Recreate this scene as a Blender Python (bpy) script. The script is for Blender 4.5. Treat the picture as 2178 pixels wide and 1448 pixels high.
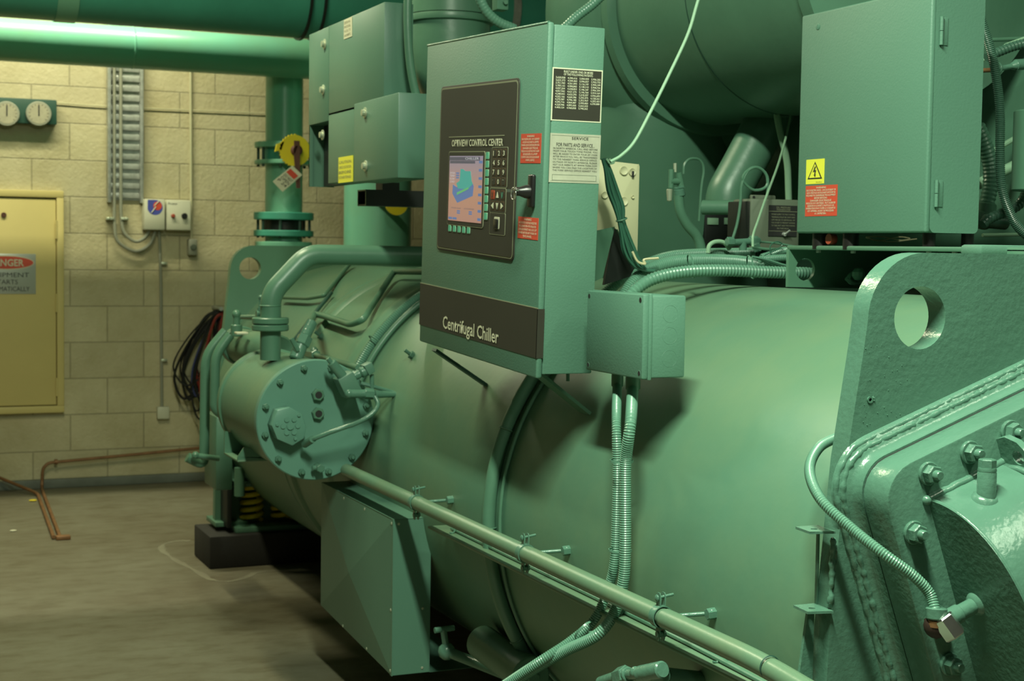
import bpy, bmesh, math, random
from mathutils import Vector, Matrix
for o in list(bpy.data.objects): bpy.data.objects.remove(o)
random.seed(7)
PI = math.pi
V = Vector
SC = bpy.context.scene
COL = SC.collection

# ------------------------------------------------------------------ camera
IW, IH, F = 2178.0, 1448.0, 3234.14
EYE = V((0, 0, 1.36))
def _ray0(x, y): return V((x - IW/2, -(y - IH/2), -F)).normalized()
_yw = _ray0(-325, 505); _xw = _ray0(8500, 635); _xw = (_xw - _yw*_xw.dot(_yw)).normalized(); _zw = _xw.cross(_yw)
RM = Matrix((_xw, _yw, _zw))
cam = bpy.data.objects.new('camera', bpy.data.cameras.new('camera')); COL.objects.link(cam)
cam.matrix_world = Matrix.Translation(EYE) @ RM.to_4x4()
cam.data.sensor_width = 36; cam.data.lens = 36*F/IW
cam.data.clip_start = .05; cam.data.clip_end = 60
cam.data.dof.use_dof = True; cam.data.dof.focus_distance = 2.65; cam.data.dof.aperture_fstop = 10.5
SC.camera = cam

# ------------------------------------------------------------------ light
SC.view_settings.view_transform = 'Standard'; SC.view_settings.look = 'None'
SC.view_settings.gamma = 1; SC.view_settings.use_curve_mapping = False
SC.view_settings.exposure = -0.04
w = bpy.data.worlds.new('world'); SC.world = w; w.use_nodes = True
w.node_tree.nodes['Background'].inputs[0].default_value = (.75, 1, .7, 1)
w.node_tree.nodes['Background'].inputs[1].default_value = .004
def lamp(name, loc, sx, sy, power, col, rot=(0, 0, 0)):
    l = bpy.data.lights.new(name, 'AREA'); l.shape = 'RECTANGLE'; l.size = sx; l.size_y = sy
    l.energy = power; l.color = col
    o = bpy.data.objects.new(name, l); o.location = loc; o.rotation_euler = rot; COL.objects.link(o); return o
TUBE = (1, .96, .60)
lamp('tube_and_fill_light', (.68, 1.45, 3.05), .12, 1.1, 162, (.87, 1, .76))
lamp('tube_and_fill_light', (-.6, -1.6, 3.1), .12, 1.1, 16, (.88, 1, .80))  # weak fill lamp added behind the camera for faces turned that way
lamp('tube_and_fill_light', (2.3, .6, 3.1), .12, 1.0, 24, (.90, 1, .74))
lamp('tube_and_fill_light', (.62, 5.0, 3.25), .12, 1.3, 56, (1, .98, .64))
lamp('tube_and_fill_light', (.75, 7.72, 3.2), 1.9, .06, 66, (1, .98, .66))

# ------------------------------------------------------------------ pixel -> place
def ray(px, py): return RM @ V((px - IW/2, -(py - IH/2), -F))
def at(px, py, ax, val):
    d = ray(px, py); i = 'XYZ'.index(ax); return EYE + d*((val - EYE[i])/d[i])
SX, SZ, SR = 2.02, .694, .58           # the lower shell: axis along Y
def PT(L, ax, v): return [at(x, y, ax, v) for x, y in L]
def sh(px, py, off=0.0):               # point where the sight line meets the shell
    d = ray(px, py); R = SR + off
    a = d.x**2 + d.z**2; b = 2*(d.x*(EYE.x - SX) + d.z*(EYE.z - SZ)); c = (EYE.x - SX)**2 + (EYE.z - SZ)**2 - R*R
    D = b*b - 4*a*c
    if D < 0: D = 0
    return EYE + d*((-b - math.sqrt(D))/(2*a))

# ------------------------------------------------------------------ materials
def mat(name, col, rough=.5, metal=0, var=0, vscale=6, bump=0, bscale=60, col2=None, emit=None, spec=.5, coat=0, patch=.5):
    m = bpy.data.materials.new(name); m.use_nodes = True; nt = m.node_tree; b = nt.nodes['Principled BSDF']
    b.inputs['Base Color'].default_value = (*col, 1); b.inputs['Roughness'].default_value = rough
    b.inputs['Metallic'].default_value = metal; b.inputs['Specular IOR Level'].default_value = spec
    b.inputs['Coat Weight'].default_value = coat; b.inputs['Coat Roughness'].default_value = .15
    tc = nt.nodes.new('ShaderNodeTexCoord')
    if var or col2:
        n = nt.nodes.new('ShaderNodeTexNoise'); n.inputs['Scale'].default_value = vscale; n.inputs['Detail'].default_value = 6
        n.inputs['Roughness'].default_value = .6
        nt.links.new(tc.outputs['Object'], n.inputs['Vector'])
        r = nt.nodes.new('ShaderNodeValToRGB'); c2 = col2 or tuple(c*(1 - var) for c in col)
        r.color_ramp.elements[0].position = patch - .2; r.color_ramp.elements[1].position = patch + .2
        r.color_ramp.elements[0].color = (*c2, 1); r.color_ramp.elements[1].color = (*col, 1)
        nt.links.new(n.outputs['Fac'], r.inputs['Fac']); nt.links.new(r.outputs['Color'], b.inputs['Base Color'])
    if bump:
        n2 = nt.nodes.new('ShaderNodeTexNoise'); n2.inputs['Scale'].default_value = bscale; n2.inputs['Detail'].default_value = 3
        nt.links.new(tc.outputs['Object'], n2.inputs['Vector'])
        bp = nt.nodes.new('ShaderNodeBump'); bp.inputs['Strength'].default_value = bump; bp.inputs['Distance'].default_value = .002
        nt.links.new(n2.outputs['Fac'], bp.inputs['Height']); nt.links.new(bp.outputs['Normal'], b.inputs['Normal'])
    if emit:
        b.inputs['Emission Color'].default_value = (*emit[:3], 1); b.inputs['Emission Strength'].default_value = emit[3]
    return m
G = (.092, .212, .142)
M = dict(
 paint=mat('machine_green_paint', G, .36, var=.12, vscale=5, bump=.25, bscale=45),
 dusty=mat('dusty_green_shell_paint', G, .42, col2=(.145, .235, .135), vscale=2.2, bump=.3, bscale=25, patch=.42),
 sheet=mat('smooth_green_sheet_paint', (.090, .203, .146), .42, var=.06, vscale=3, bump=.12, bscale=160),
 cabinet=mat('green_cabinet_paint', (.096, .218, .158), .5, var=.05, vscale=3, bump=.2, bscale=220),
 gloss=mat('thick_glossy_green_paint', (.090, .205, .148), .25, var=.12, vscale=9, bump=.5, bscale=95),
 _pl=mat('brushed_on_green_paint', (.115, .275, .215), .3, col2=(.12, .24, .2), vscale=7, bump=.5, bscale=60),
 pipe=mat('teal_water_pipe_paint', (.15, .43, .31), .33, col2=(.16, .38, .25), vscale=4, bump=.2, bscale=20),
 pipedark=mat('deep_teal_pipe_paint', (.06, .34, .25), .45, var=.25, vscale=3, bump=.2, bscale=20),
 olive=mat('dusty_olive_green_paint', (.135, .215, .13), .34, col2=(.10, .21, .14), vscale=4, bump=.2, bscale=60, patch=.45), coversheen=mat('sheen_lightened_cover_paint', (.12, .27, .21), .36, var=.08, vscale=6, bump=.15, bscale=60),  # end cover: sheet paint coloured lighter and bluer to hold a reflected sheen
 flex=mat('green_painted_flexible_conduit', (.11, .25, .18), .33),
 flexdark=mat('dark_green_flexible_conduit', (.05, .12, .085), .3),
 dark=mat('near_black_steel', (.012, .016, .014), .5, var=.3, vscale=8),
 darkgreen=mat('dark_green_board', (.02, .07, .05), .5),
 black=mat('black_plastic', (.012, .012, .012), .32),
 panelblack=mat('matt_brown_black_face', (.028, .027, .018), .6, var=.15, vscale=4),
 grey=mat('grey_pvc', (.30, .31, .24), .5, var=.12, vscale=8),
 greydial=mat('grey_dial_face', (.40, .38, .27), .5, var=.2, vscale=40), white=mat('off_white_plastic', (.62, .62, .48), .45, var=.06, vscale=8),
 galv=mat('galvanised_steel', (.55, .58, .54), .35, .4, var=.35, vscale=30),
 steel=mat('bright_steel', (.75, .74, .72), .3, 1, var=.15, vscale=30),
 zinc=mat('pale_bolt_metal', (.5, .55, .42), .35, .5),
 cream=mat('cream_painted_plate', (.52, .50, .32), .5, var=.06),
 yellow=mat('yellow_painted_steel', (.60, .50, .20), .5, var=.07, vscale=4),
 vyellow=mat('bright_yellow', (.72, .58, .02), .45, var=.08),
 syellow=mat('yellow_label', (.78, .76, .06), .5),
 red=mat('red_label', (.60, .07, .035), .5),
 copper=mat('tarnished_copper', (.30, .15, .065), .5, .3, var=.4, vscale=18),
 block=mat('black_painted_concrete', (.018, .018, .016), .8, var=.3, vscale=12, bump=.4, bscale=40),
 rustdark=mat('dark_rusted_steel', (.03, .014, .009), .6, var=.4, vscale=60), rust=mat('rusty_brown', (.10, .035, .02), .7, var=.4, vscale=40),
 ink=mat('black_ink', (.02, .02, .02), .5),
 pale=mat('pale_print', (.62, .62, .46), .5),
 line=mat('grey_print_line', (.22, .23, .15), .5),
 key=mat('teal_key', (.09, .42, .29), .4), keybrown=mat('brown_key', (.09, .045, .02), .4),
 keyred=mat('red_key', (.34, .06, .03), .4), blue=mat('blue_print', (.06, .08, .38), .5),
 silverlabel=mat('brushed_silver_label', (.66, .66, .52), .3, .3, var=.3, vscale=14),
 signgrey=mat('silver_sign_face', (.44, .47, .43), .35, .3),
 wire=mat('green_wire', (.035, .12, .08), .35), wireblack=mat('black_cable', (.012, .012, .012), .5),
 wirered=mat('red_cable', (.22, .03, .02), .5), wireblue=mat('blue_cable', (.05, .06, .16), .5),
 wirecream=mat('cream_wire', (.6, .55, .35), .45), greybox=mat('grey_green_plastic', (.13, .16, .115), .5, var=.1),
 tube=mat('pale_green_tube', (.26, .43, .29), .35), stain=mat('dried_lime_stain', (.215, .205, .14), .7, col2=(.175, .165, .115), vscale=14), rubber=mat('black_rubber', (.012, .01, .01), .4),
)
def screen_mat():
    m = bpy.data.materials.new('lit_colour_screen'); m.use_nodes = True; nt = m.node_tree; b = nt.nodes['Principled BSDF']
    tc = nt.nodes.new('ShaderNodeTexCoord'); sp = nt.nodes.new('ShaderNodeSeparateXYZ'); nt.links.new(tc.outputs['Generated'], sp.inputs[0])
    r = nt.nodes.new('ShaderNodeValToRGB'); e = r.color_ramp.elements
    e[0].position = 0; e[0].color = (.50, .27, .20, 1); e[1].position = 1; e[1].color = (.33, .29, .36, 1)
    x = e.new(.45); x.color = (.55, .30, .19, 1)
    nt.links.new(sp.outputs[2], r.inputs[0]); b.inputs['Base Color'].default_value = (.02, .02, .02, 1)
    nt.links.new(r.outputs[0], b.inputs['Emission Color']); b.inputs['Emission Strength'].default_value = .75; b.inputs['Roughness'].default_value = .3
    return m
M['screen'] = screen_mat()
M['scrteal'] = mat('screen_teal', (.02, .1, .08), .3, emit=(.06, .36, .30, .75)); M['scrgreen'] = mat('screen_green', (.02, .1, .05), .3, emit=(.14, .46, .16, .75))
M['scrblue'] = mat('screen_blue', (.02, .04, .1), .3, emit=(.11, .19, .38, .75)); M['scrdark'] = mat('screen_dark', (.02, .02, .03), .3, emit=(.10, .10, .13, .7))
M['scrwhite'] = mat('screen_white', (.1, .1, .1), .3, emit=(.6, .6, .6, .75))

def wall_mat(name, brick, u0=0.0, axis=0):
    m = bpy.data.materials.new(name); m.use_nodes = True; nt = m.node_tree; L = nt.links; b = nt.nodes['Principled BSDF']
    g = nt.nodes.new('ShaderNodeNewGeometry'); sp = nt.nodes.new('ShaderNodeSeparateXYZ'); L.new(g.outputs['Position'], sp.inputs[0])
    cb = nt.nodes.new('ShaderNodeCombineXYZ'); ad = nt.nodes.new('ShaderNodeMath'); ad.inputs[1].default_value = 20 - u0
    L.new(sp.outputs[axis], ad.inputs[0]); L.new(ad.outputs[0], cb.inputs[0]); L.new(sp.outputs[2], cb.inputs[1])
    bt = nt.nodes.new('ShaderNodeTexBrick'); bt.offset = .5; bt.inputs['Scale'].default_value = 1
    bt.inputs['Brick Width'].default_value = .4; bt.inputs['Row Height'].default_value = .2; bt.inputs['Mortar Size'].default_value = .0045
    bt.inputs['Mortar Smooth'].default_value = .6; L.new(cb.outputs[0], bt.inputs['Vector'])
    bt.inputs['Color1'].default_value = (*brick, 1); bt.inputs['Color2'].default_value = (*[c*.9 for c in brick], 1)
    bt.inputs['Mortar'].default_value = (*[c*.62 for c in brick], 1)
    n = nt.nodes.new('ShaderNodeTexNoise'); n.inputs['Scale'].default_value = 3.2; n.inputs['Detail'].default_value = 8; n.inputs['Roughness'].default_value = .7
    L.new(g.outputs['Position'], n.inputs['Vector'])
    r = nt.nodes.new('ShaderNodeValToRGB'); r.color_ramp.elements[0].position = .3; r.color_ramp.elements[1].position = .6
    r.color_ramp.elements[0].color = (.80, .78, .70, 1); r.color_ramp.elements[1].color = (1, 1, 1, 1); L.new(n.outputs['Fac'], r.inputs[0])
    mx = nt.nodes.new('ShaderNodeMix'); mx.data_type = 'RGBA'; mx.blend_type = 'MULTIPLY'; mx.inputs[0].default_value = 1
    L.new(bt.outputs['Color'], mx.inputs[6]); L.new(r.outputs[0], mx.inputs[7]); L.new(mx.outputs[2], b.inputs['Base Color'])
    b.inputs['Roughness'].default_value = .6
    n2 = nt.nodes.new('ShaderNodeTexNoise'); n2.inputs['Scale'].default_value = 60; L.new(g.outputs['Position'], n2.inputs['Vector'])
    mm = nt.nodes.new('ShaderNodeMath'); mm.operation = 'MULTIPLY_ADD'; mm.inputs[1].default_value = -.8
    L.new(bt.outputs['Fac'], mm.inputs[0]); L.new(n2.outputs['Fac'], mm.inputs[2])
    bp = nt.nodes.new('ShaderNodeBump'); bp.inputs['Strength'].default_value = .5; bp.inputs['Distance'].default_value = .006
    L.new(mm.outputs[0], bp.inputs['Height']); L.new(bp.outputs[0], b.inputs['Normal'])
    return m
def floor_mat():
    m = bpy.data.materials.new('worn_concrete_floor'); m.use_nodes = True; nt = m.node_tree; L = nt.links; b = nt.nodes['Principled BSDF']
    g = nt.nodes.new('ShaderNodeNewGeometry')
    def noise(s, d, st=(1, 1, 1)):
        mp = nt.nodes.new('ShaderNodeMapping'); mp.inputs['Scale'].default_value = st; L.new(g.outputs['Position'], mp.inputs[0])
        n = nt.nodes.new('ShaderNodeTexNoise'); n.inputs['Scale'].default_value = s; n.inputs['Detail'].default_value = d; n.inputs['Roughness'].default_value = .65
        L.new(mp.outputs[0], n.inputs['Vector']); return n
    a = noise(1.1, 8); r = nt.nodes.new('ShaderNodeValToRGB'); r.color_ramp.elements[0].position = .32; r.color_ramp.elements[1].position = .68
    r.color_ramp.elements[0].color = (.135, .118, .075, 1); r.color_ramp.elements[1].color = (.20, .195, .14, 1); L.new(a.outputs[0], r.inputs[0])
    c = noise(7, 6, (1, 2.2, 1)); r2 = nt.nodes.new('ShaderNodeValToRGB'); r2.color_ramp.elements[0].position = .28; r2.color_ramp.elements[1].position = .55
    r2.color_ramp.elements[0].color = (.62, .56, .45, 1); r2.color_ramp.elements[1].color = (1, 1, 1, 1); L.new(c.outputs[0], r2.inputs[0])
    mx = nt.nodes.new('ShaderNodeMix'); mx.data_type = 'RGBA'; mx.blend_type = 'MULTIPLY'; mx.inputs[0].default_value = .8
    L.new(r.outputs[0], mx.inputs[6]); L.new(r2.outputs[0], mx.inputs[7]); L.new(mx.outputs[2], b.inputs['Base Color'])
    b.inputs['Roughness'].default_value = .5
    n2 = noise(30, 4); bp = nt.nodes.new('ShaderNodeBump'); bp.inputs['Strength'].default_value = .25; bp.inputs['Distance'].default_value = .004
    L.new(n2.outputs[0], bp.inputs['Height']); L.new(bp.outputs[0], b.inputs['Normal'])
    return m
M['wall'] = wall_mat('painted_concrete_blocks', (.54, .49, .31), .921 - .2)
M['wallside'] = wall_mat('bounce_cutting_blocks', (.20, .19, .12), 0, 1)  # walls out of view, coloured darker to cut bounced light
M['floor'] = floor_mat()
M['ceil'] = mat('ceiling_concrete', (.22, .22, .16), .8, var=.15)
M['kerb'] = mat('grey_kerb_paint', (.16, .18, .15), .6, var=.35, vscale=9, bump=.3)

# ------------------------------------------------------------------ mesh builder
ORG = {}
class MB:
    def __init__(s): s.bm = bmesh.new(); s.base = None
    def _add(s, t, mx=None):
        if mx is not None: bmesh.ops.transform(t, matrix=mx, verts=t.verts)
        me = bpy.data.meshes.new('t'); t.to_mesh(me); t.free(); s.bm.from_mesh(me); bpy.data.meshes.remove(me); return s
    def box(s, x0, x1, y0, y1, z0, z1, bev=0, seg=2, mx=None):
        t = bmesh.new(); bmesh.ops.create_cube(t, size=1)
        for v in t.verts: v.co = V(((x0+x1)/2 + v.co.x*abs(x1-x0), (y0+y1)/2 + v.co.y*abs(y1-y0), (z0+z1)/2 + v.co.z*abs(z1-z0)))
        if bev: bmesh.ops.bevel(t, geom=t.edges[:], offset=bev, segments=seg, affect='EDGES', profile=.5)
        return s._add(t, mx)
    def cyl(s, a, b, r, r2=None, seg=24, bev=0, caps=True):
        a, b = V(a), V(b); d = b - a; r2 = r if r2 is None else r2; L = d.length
        if bev: prof = [(0, 0), (r - bev, 0), (r, bev), (r2, L - bev), (r2 - bev, L), (0, L)]
        elif caps: prof = [(0, 0), (r, 0), (r2, L), (0, L)]
        else: prof = [(r, 0), (r2, L)]
        return s.lathe(a, d, prof, seg)
    def lathe(s, o, ax, prof, seg=24, arc=None):
        o = V(o); ax = V(ax).normalized(); u = ax.orthogonal().normalized(); w = ax.cross(u)
        t = bmesh.new(); rings = []
        for r, h in prof:
            if r < 1e-7: rings.append([t.verts.new(o + ax*h)])
            else: rings.append([t.verts.new(o + ax*h + u*(r*math.cos(2*PI*i/seg)) + w*(r*math.sin(2*PI*i/seg))) for i in range(seg)])
        for A, B in zip(rings, rings[1:]):
            for i in range(seg):
                j = (i+1) % seg
                f = [A[0], B[j], B[i]] if len(A) == 1 and len(B) > 1 else [A[i], A[j], B[0]] if len(B) == 1 and len(A) > 1 else [A[i], A[j], B[j], B[i]] if len(A) > 1 else None
                if f: t.faces.new(f)
        bmesh.ops.recalc_face_normals(t, faces=t.faces[:])
        return s._add(t)
    def hexa(s, a, b, r, ph=0, ch=.12):
        a, b = V(a), V(b); ax = (b-a).normalized(); L = (b-a).length; u = V((0, 0, 1)) if abs(ax.z) < .9 else V((1, 0, 0)); u = (u - ax*u.dot(ax)).normalized(); w = ax.cross(u)
        t = bmesh.new(); c = r*ch; R = []
        for rr, h in ((r - c, 0), (r, c), (r, L - c), (r - c, L)):
            R.append([t.verts.new(a + ax*h + u*rr*math.cos(ph + i*PI/3) + w*rr*math.sin(ph + i*PI/3)) for i in range(6)])
        t.faces.new(R[0][::-1]); t.faces.new(R[-1])
        for A, B in zip(R, R[1:]):
            for i in range(6): t.faces.new([A[i], A[(i+1) % 6], B[(i+1) % 6], B[i]])
        bmesh.ops.recalc_face_normals(t, faces=t.faces[:])
        return s._add(t)
    def sphere(s, c, r, seg=16, sc=(1, 1, 1)):
        t = bmesh.new(); bmesh.ops.create_uvsphere(t, u_segments=seg, v_segments=seg//2, radius=r)
        return s._add(t, Matrix.Translation(V(c)) @ Matrix.Diagonal((*sc, 1)))
    def prism(s, pts, d, bev=0, holes=()):            # planar outline pts extruded by vector d; holes are outlines too
        t = bmesh.new(); d = V(d)
        if not holes:
            f = t.faces.new([t.verts.new(V(p)) for p in pts])
        else:
            es = []
            for lp in (pts, *holes):
                vs = [t.verts.new(V(p)) for p in lp]; es += [t.edges.new((vs[i], vs[(i+1) % len(vs)])) for i in range(len(vs))]
            bmesh.ops.triangle_fill(t, use_beauty=True, use_dissolve=False, edges=es)
        r = bmesh.ops.extrude_face_region(t, geom=t.faces[:])
        bmesh.ops.translate(t, vec=d, verts=[g for g in r['geom'] if isinstance(g, bmesh.types.BMVert)])
        bmesh.ops.recalc_face_normals(t, faces=t.faces[:])
        if bev:
            es = [e for e in t.edges if len(e.link_faces) == 2 and e.calc_face_angle(0) > .9]
            bmesh.ops.bevel(t, geom=es, offset=bev, segments=2, affect='EDGES', profile=.5)
        return s._add(t)
    def tube(s, P, r, seg=12, caps=True):
        P = [V(p) for p in P]; n = len(P); rr = r if hasattr(r, '__len__') else [r]*n
        T = [(P[min(i+1, n-1)] - P[max(i-1, 0)]).normalized() for i in range(n)]
        u = T[0].orthogonal().normalized(); t = bmesh.new(); R = []
        for i in range(n):
            u = (u - T[i]*u.dot(T[i])).normalized(); w = T[i].cross(u)
            R.append([t.verts.new(P[i] + u*rr[i]*math.cos(2*PI*k/seg) + w*rr[i]*math.sin(2*PI*k/seg)) for k in range(seg)])
        for A, B in zip(R, R[1:]):
            for k in range(seg): t.faces.new([A[k], A[(k+1) % seg], B[(k+1) % seg], B[k]])
        if caps: t.faces.new(R[0][::-1]); t.faces.new(R[-1])
        return s._add(t)
    def flexi(s, P, r, pitch=.0045, depth=.12, seg=14):    # ribbed flexible conduit
        P = resample(smooth(P, 12), pitch/4); rr = [r*(1 - depth*(.5 + .5*math.cos(PI*i/2))) for i in range(len(P))]
        return s.tube(P, rr, seg)
    def build(s, name, m, parent=None, sharp=.6, smooth_=True):
        me = bpy.data.meshes.new(name); bm = s.bm
        if parent is None:
            lo = [min(v.co[i] for v in bm.verts) for i in range(3)]; hi = [max(v.co[i] for v in bm.verts) for i in range(3)]
            og = V(((lo[0]+hi[0])/2, (lo[1]+hi[1])/2, lo[2]))
        else: og = ORG[parent.name]
        for v in bm.verts: v.co -= og
        if smooth_:
            for f in bm.faces: f.smooth = True
            for e in bm.edges:
                if len(e.link_faces) == 2 and e.calc_face_angle(0) > sharp: e.smooth = False
        bm.to_mesh(me); bm.free()
        me.materials.append(M[m] if isinstance(m, str) else m)
        o = bpy.data.objects.new(name, me); COL.objects.link(o)
        if parent is None: o.location = og
        else: o.parent = parent
        ORG[o.name] = og
        return o
def smooth(P, k=8):                      # Catmull-Rom
    P = [V(p) for p in P]; Q = [P[0]*2 - P[1]] + P + [P[-1]*2 - P[-2]]; out = []
    for i in range(1, len(Q)-2):
        a, b, c, d = Q[i-1:i+3]
        for j in range(k):
            t = j/k; out.append(.5*((2*b) + (c-a)*t + (2*a-5*b+4*c-d)*t*t + (3*b-a-3*c+d)*t**3))
    return out + [P[-1]]
def resample(P, st):
    out = [P[0]]; acc = 0
    for a, b in zip(P, P[1:]):
        L = (b-a).length
        if L < 1e-9: continue
        t = st - acc
        while t <= L: out.append(a + (b-a)*(t/L)); t += st
        acc = L - (t - st)
    return out
def fillet(P, r, k=6):                   # straight runs with rounded bends
    P = [V(p) for p in P]; out = [P[0]]
    for a, b, c in zip(P, P[1:], P[2:]):
        d1 = (a-b); d2 = (c-b); q = min(r, d1.length*.45, d2.length*.45); A = b + d1.normalized()*q; B = b + d2.normalized()*q
        for j in range(k+1):
            t = j/k; out.append(A*(1-t)**2 + b*2*t*(1-t) + B*t*t)
    return out + [P[-1]]
def tag(o, label=None, cat=None, group=None, kind=None):
    if label: o['label'] = label
    if cat: o['category'] = cat
    if group: o['group'] = group
    if kind: o['kind'] = kind
    return o
def thing(name, loc, label, cat, group=None):
    o = bpy.data.objects.new(name, None); o.empty_display_size = .05; COL.objects.link(o); o.location = loc
    ORG[o.name] = V(loc); return tag(o, label, cat, group)
def one(mb, name, m, label, cat, group=None, **k): return tag(mb.build(name, m, None, **k), label, cat, group)
def struct(mb, name, m): return tag(mb.build(name, m), kind='structure')
def lettering(parent, m, lines, O, U, W, wd, ht, gap=.28, depth=.0006, bold=0, name='lettering', align='c', N=None):
    """lines fitted into a wd x ht rectangle whose top-left corner is O, right = U, up = W"""
    O, U, W = V(O), V(U).normalized(), V(W).normalized(); N = N or U.cross(W); mb = MB(); n = len(lines)
    lh = ht/(n + gap*(n-1)) if n > 1 else ht
    for i, ln in enumerate(lines):
        sc_x = 1.0; txt = ln
        if isinstance(ln, tuple): txt, frac = ln
        else: frac = 1.0
        if not txt.strip(): continue
        cu = bpy.data.curves.new('t', 'FONT'); cu.body = txt; cu.size = 1; cu.resolution_u = 2; cu.offset = bold
        ob = bpy.data.objects.new('t', cu); COL.objects.link(ob); bpy.context.view_layer.update()
        me = bpy.data.meshes.new_from_object(ob.evaluated_get(bpy.context.evaluated_depsgraph_get())); bpy.data.objects.remove(ob); bpy.data.curves.remove(cu)
        xs = [v.co.x for v in me.vertices]; ys = [v.co.y for v in me.vertices]
        x0, x1, y0, y1 = min(xs), max(xs), min(ys), max(ys)
        hasdesc = any(ch in 'gjpqy' for ch in txt); yb = y0 if hasdesc else 0; yt = max(y1, .72) if not txt.isupper() else y1
        lw = wd*frac; sx = lw/(x1-x0); sy = lh/(yt-yb)
        ox = (wd-lw)/2 if align == 'c' else 0
        top = i*lh*(1+gap)
        for v in me.vertices:
            x = ox + (v.co.x-x0)*sx; y = -(top + lh) + (v.co.y-yb)*sy
            v.co = O + U*x + W*y + N*depth
        mb.bm.from_mesh(me); bpy.data.meshes.remove(me)
    return mb.build(name, m, parent, smooth_=False)
def rrect(cx, cz, w, h, r, k=5):         # rounded rectangle outline in 2D
    out = []
    for sx, sz, a0 in ((1, 1, 0), (-1, 1, 90), (-1, -1, 180), (1, -1, 270)):
        for j in range(k+1):
            a = math.radians(a0 + 90*j/k); out.append((cx + sx*(w/2-r) + r*math.cos(a), cz + sz*(h/2-r) + r*math.sin(a)))
    return out
def circ(cx, cz, r, k=24): return [(cx + r*math.cos(2*PI*i/k), cz + r*math.sin(2*PI*i/k)) for i in range(k)]
YZ = lambda X, pts: [V((X, a, b)) for a, b in pts]
XZ = lambda Y, pts: [V((a, Y, b)) for a, b in pts]
def quadbox(mb, q, d): return mb.prism(q, d)
# ================================================================== the room
X0, X1, Y0, Y1, ZC = -4.6, 5.4, -5.0, 8.64, 3.9
struct(MB().box(X0-.15, X1+.15, Y0-.15, Y1+.15, -.15, 0), 'floor', 'floor')
struct(MB().box(X0-.15, X1+.15, Y0-.15, Y1+.15, ZC, ZC+.15), 'ceiling', 'ceil')
struct(MB().box(X0-.15, X1+.15, Y1, Y1+.15, 0, ZC), 'wall_back', 'wall')
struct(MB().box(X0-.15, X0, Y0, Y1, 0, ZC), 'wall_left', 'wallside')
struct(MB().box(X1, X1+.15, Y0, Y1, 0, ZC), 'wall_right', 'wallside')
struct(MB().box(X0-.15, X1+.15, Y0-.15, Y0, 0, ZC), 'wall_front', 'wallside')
struct(MB().box(X0, X1, Y1-.035, Y1, 0, .05, .006), 'trim_1', 'kerb')
YW = Y1
# ---- yellow access hatch
t = thing('access_hatch', (.70, YW, .42), 'tall yellow steel access hatch in a raised frame on the block wall', 'access panel')
hx0, hx1, hz0, hz1 = .315, 1.083, .419, 1.630
m = MB()
for a in ((hx0, hx1, hz1-.038, hz1), (hx0, hx1, hz0, hz0+.038), (hx0, hx0+.038, hz0+.038, hz1-.038), (hx1-.038, hx1, hz0+.038, hz1-.038)):
    m.box(a[0], a[1], YW-.045, YW, a[2], a[3], .004)
m.build('frame', 'yellow', t)
MB().box(hx0+.041, hx1-.041, YW-.036, YW-.012, hz0+.043, hz1-.045, .003).build('door', 'yellow', t)
for z in (1.42, 1.02, .56): MB().cyl((hx1-.040, YW-.046, z-.05), (hx1-.040, YW-.046, z+.05), .006, seg=10).build('hinge', 'yellow', t)
lk = at(8, 457, 'Y', YW-.04)
m = MB().cyl((lk.x, YW-.036, lk.z), (lk.x, YW-.045, lk.z), .014, seg=20, bev=.002); m.build('lock', 'rust', t)
s0 = at(76, 540, 'Y', YW-.038); s1 = at(76, 625, 'Y', YW-.038); sx1 = s0.x; sx0 = sx1-.31
sg = MB().box(sx0, sx1, YW-.040, YW-.036, s1.z, s0.z, .001).build('danger_sign', 'signgrey', t); tag(sg, 'silver DANGER sign with red oval')
sw = sx1-sx0; shh = s0.z-s1.z; N = V((0, -1, 0))
ov = MB(); pts = [(sx0+sw/2 + sw*.46*math.cos(a*PI/18), s0.z-shh*.22 + shh*.155*math.sin(a*PI/18)) for a in range(36)]
pw = MB().prism(XZ(YW-.0405, [(sx0+sw/2 + sw*.475*math.cos(a*PI/18), s0.z-shh*.22 + shh*.18*math.sin(a*PI/18)) for a in range(36)]), (0, -.0004, 0)); pw.build('sign_oval_border', 'pale', sg)
MB().prism(XZ(YW-.0412, pts), (0, -.0004, 0)).build('sign_oval', 'red', sg)
lettering(sg, 'pale', ['DANGER'], (sx0+sw*.20, YW-.0418, s0.z-shh*.135), (1, 0, 0), (0, 0, 1), sw*.60, shh*.17, bold=.02)
lettering(sg, 'ink', [('EQUIPMENT', .82), ('STARTS', .42), ('AUTOMATICALLY', .84)], (sx0+sw*.03, YW-.0408, s0.z-shh*.47), (1, 0, 0), (0, 0, 1), sw*.94, shh*.46, gap=.55)
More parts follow.
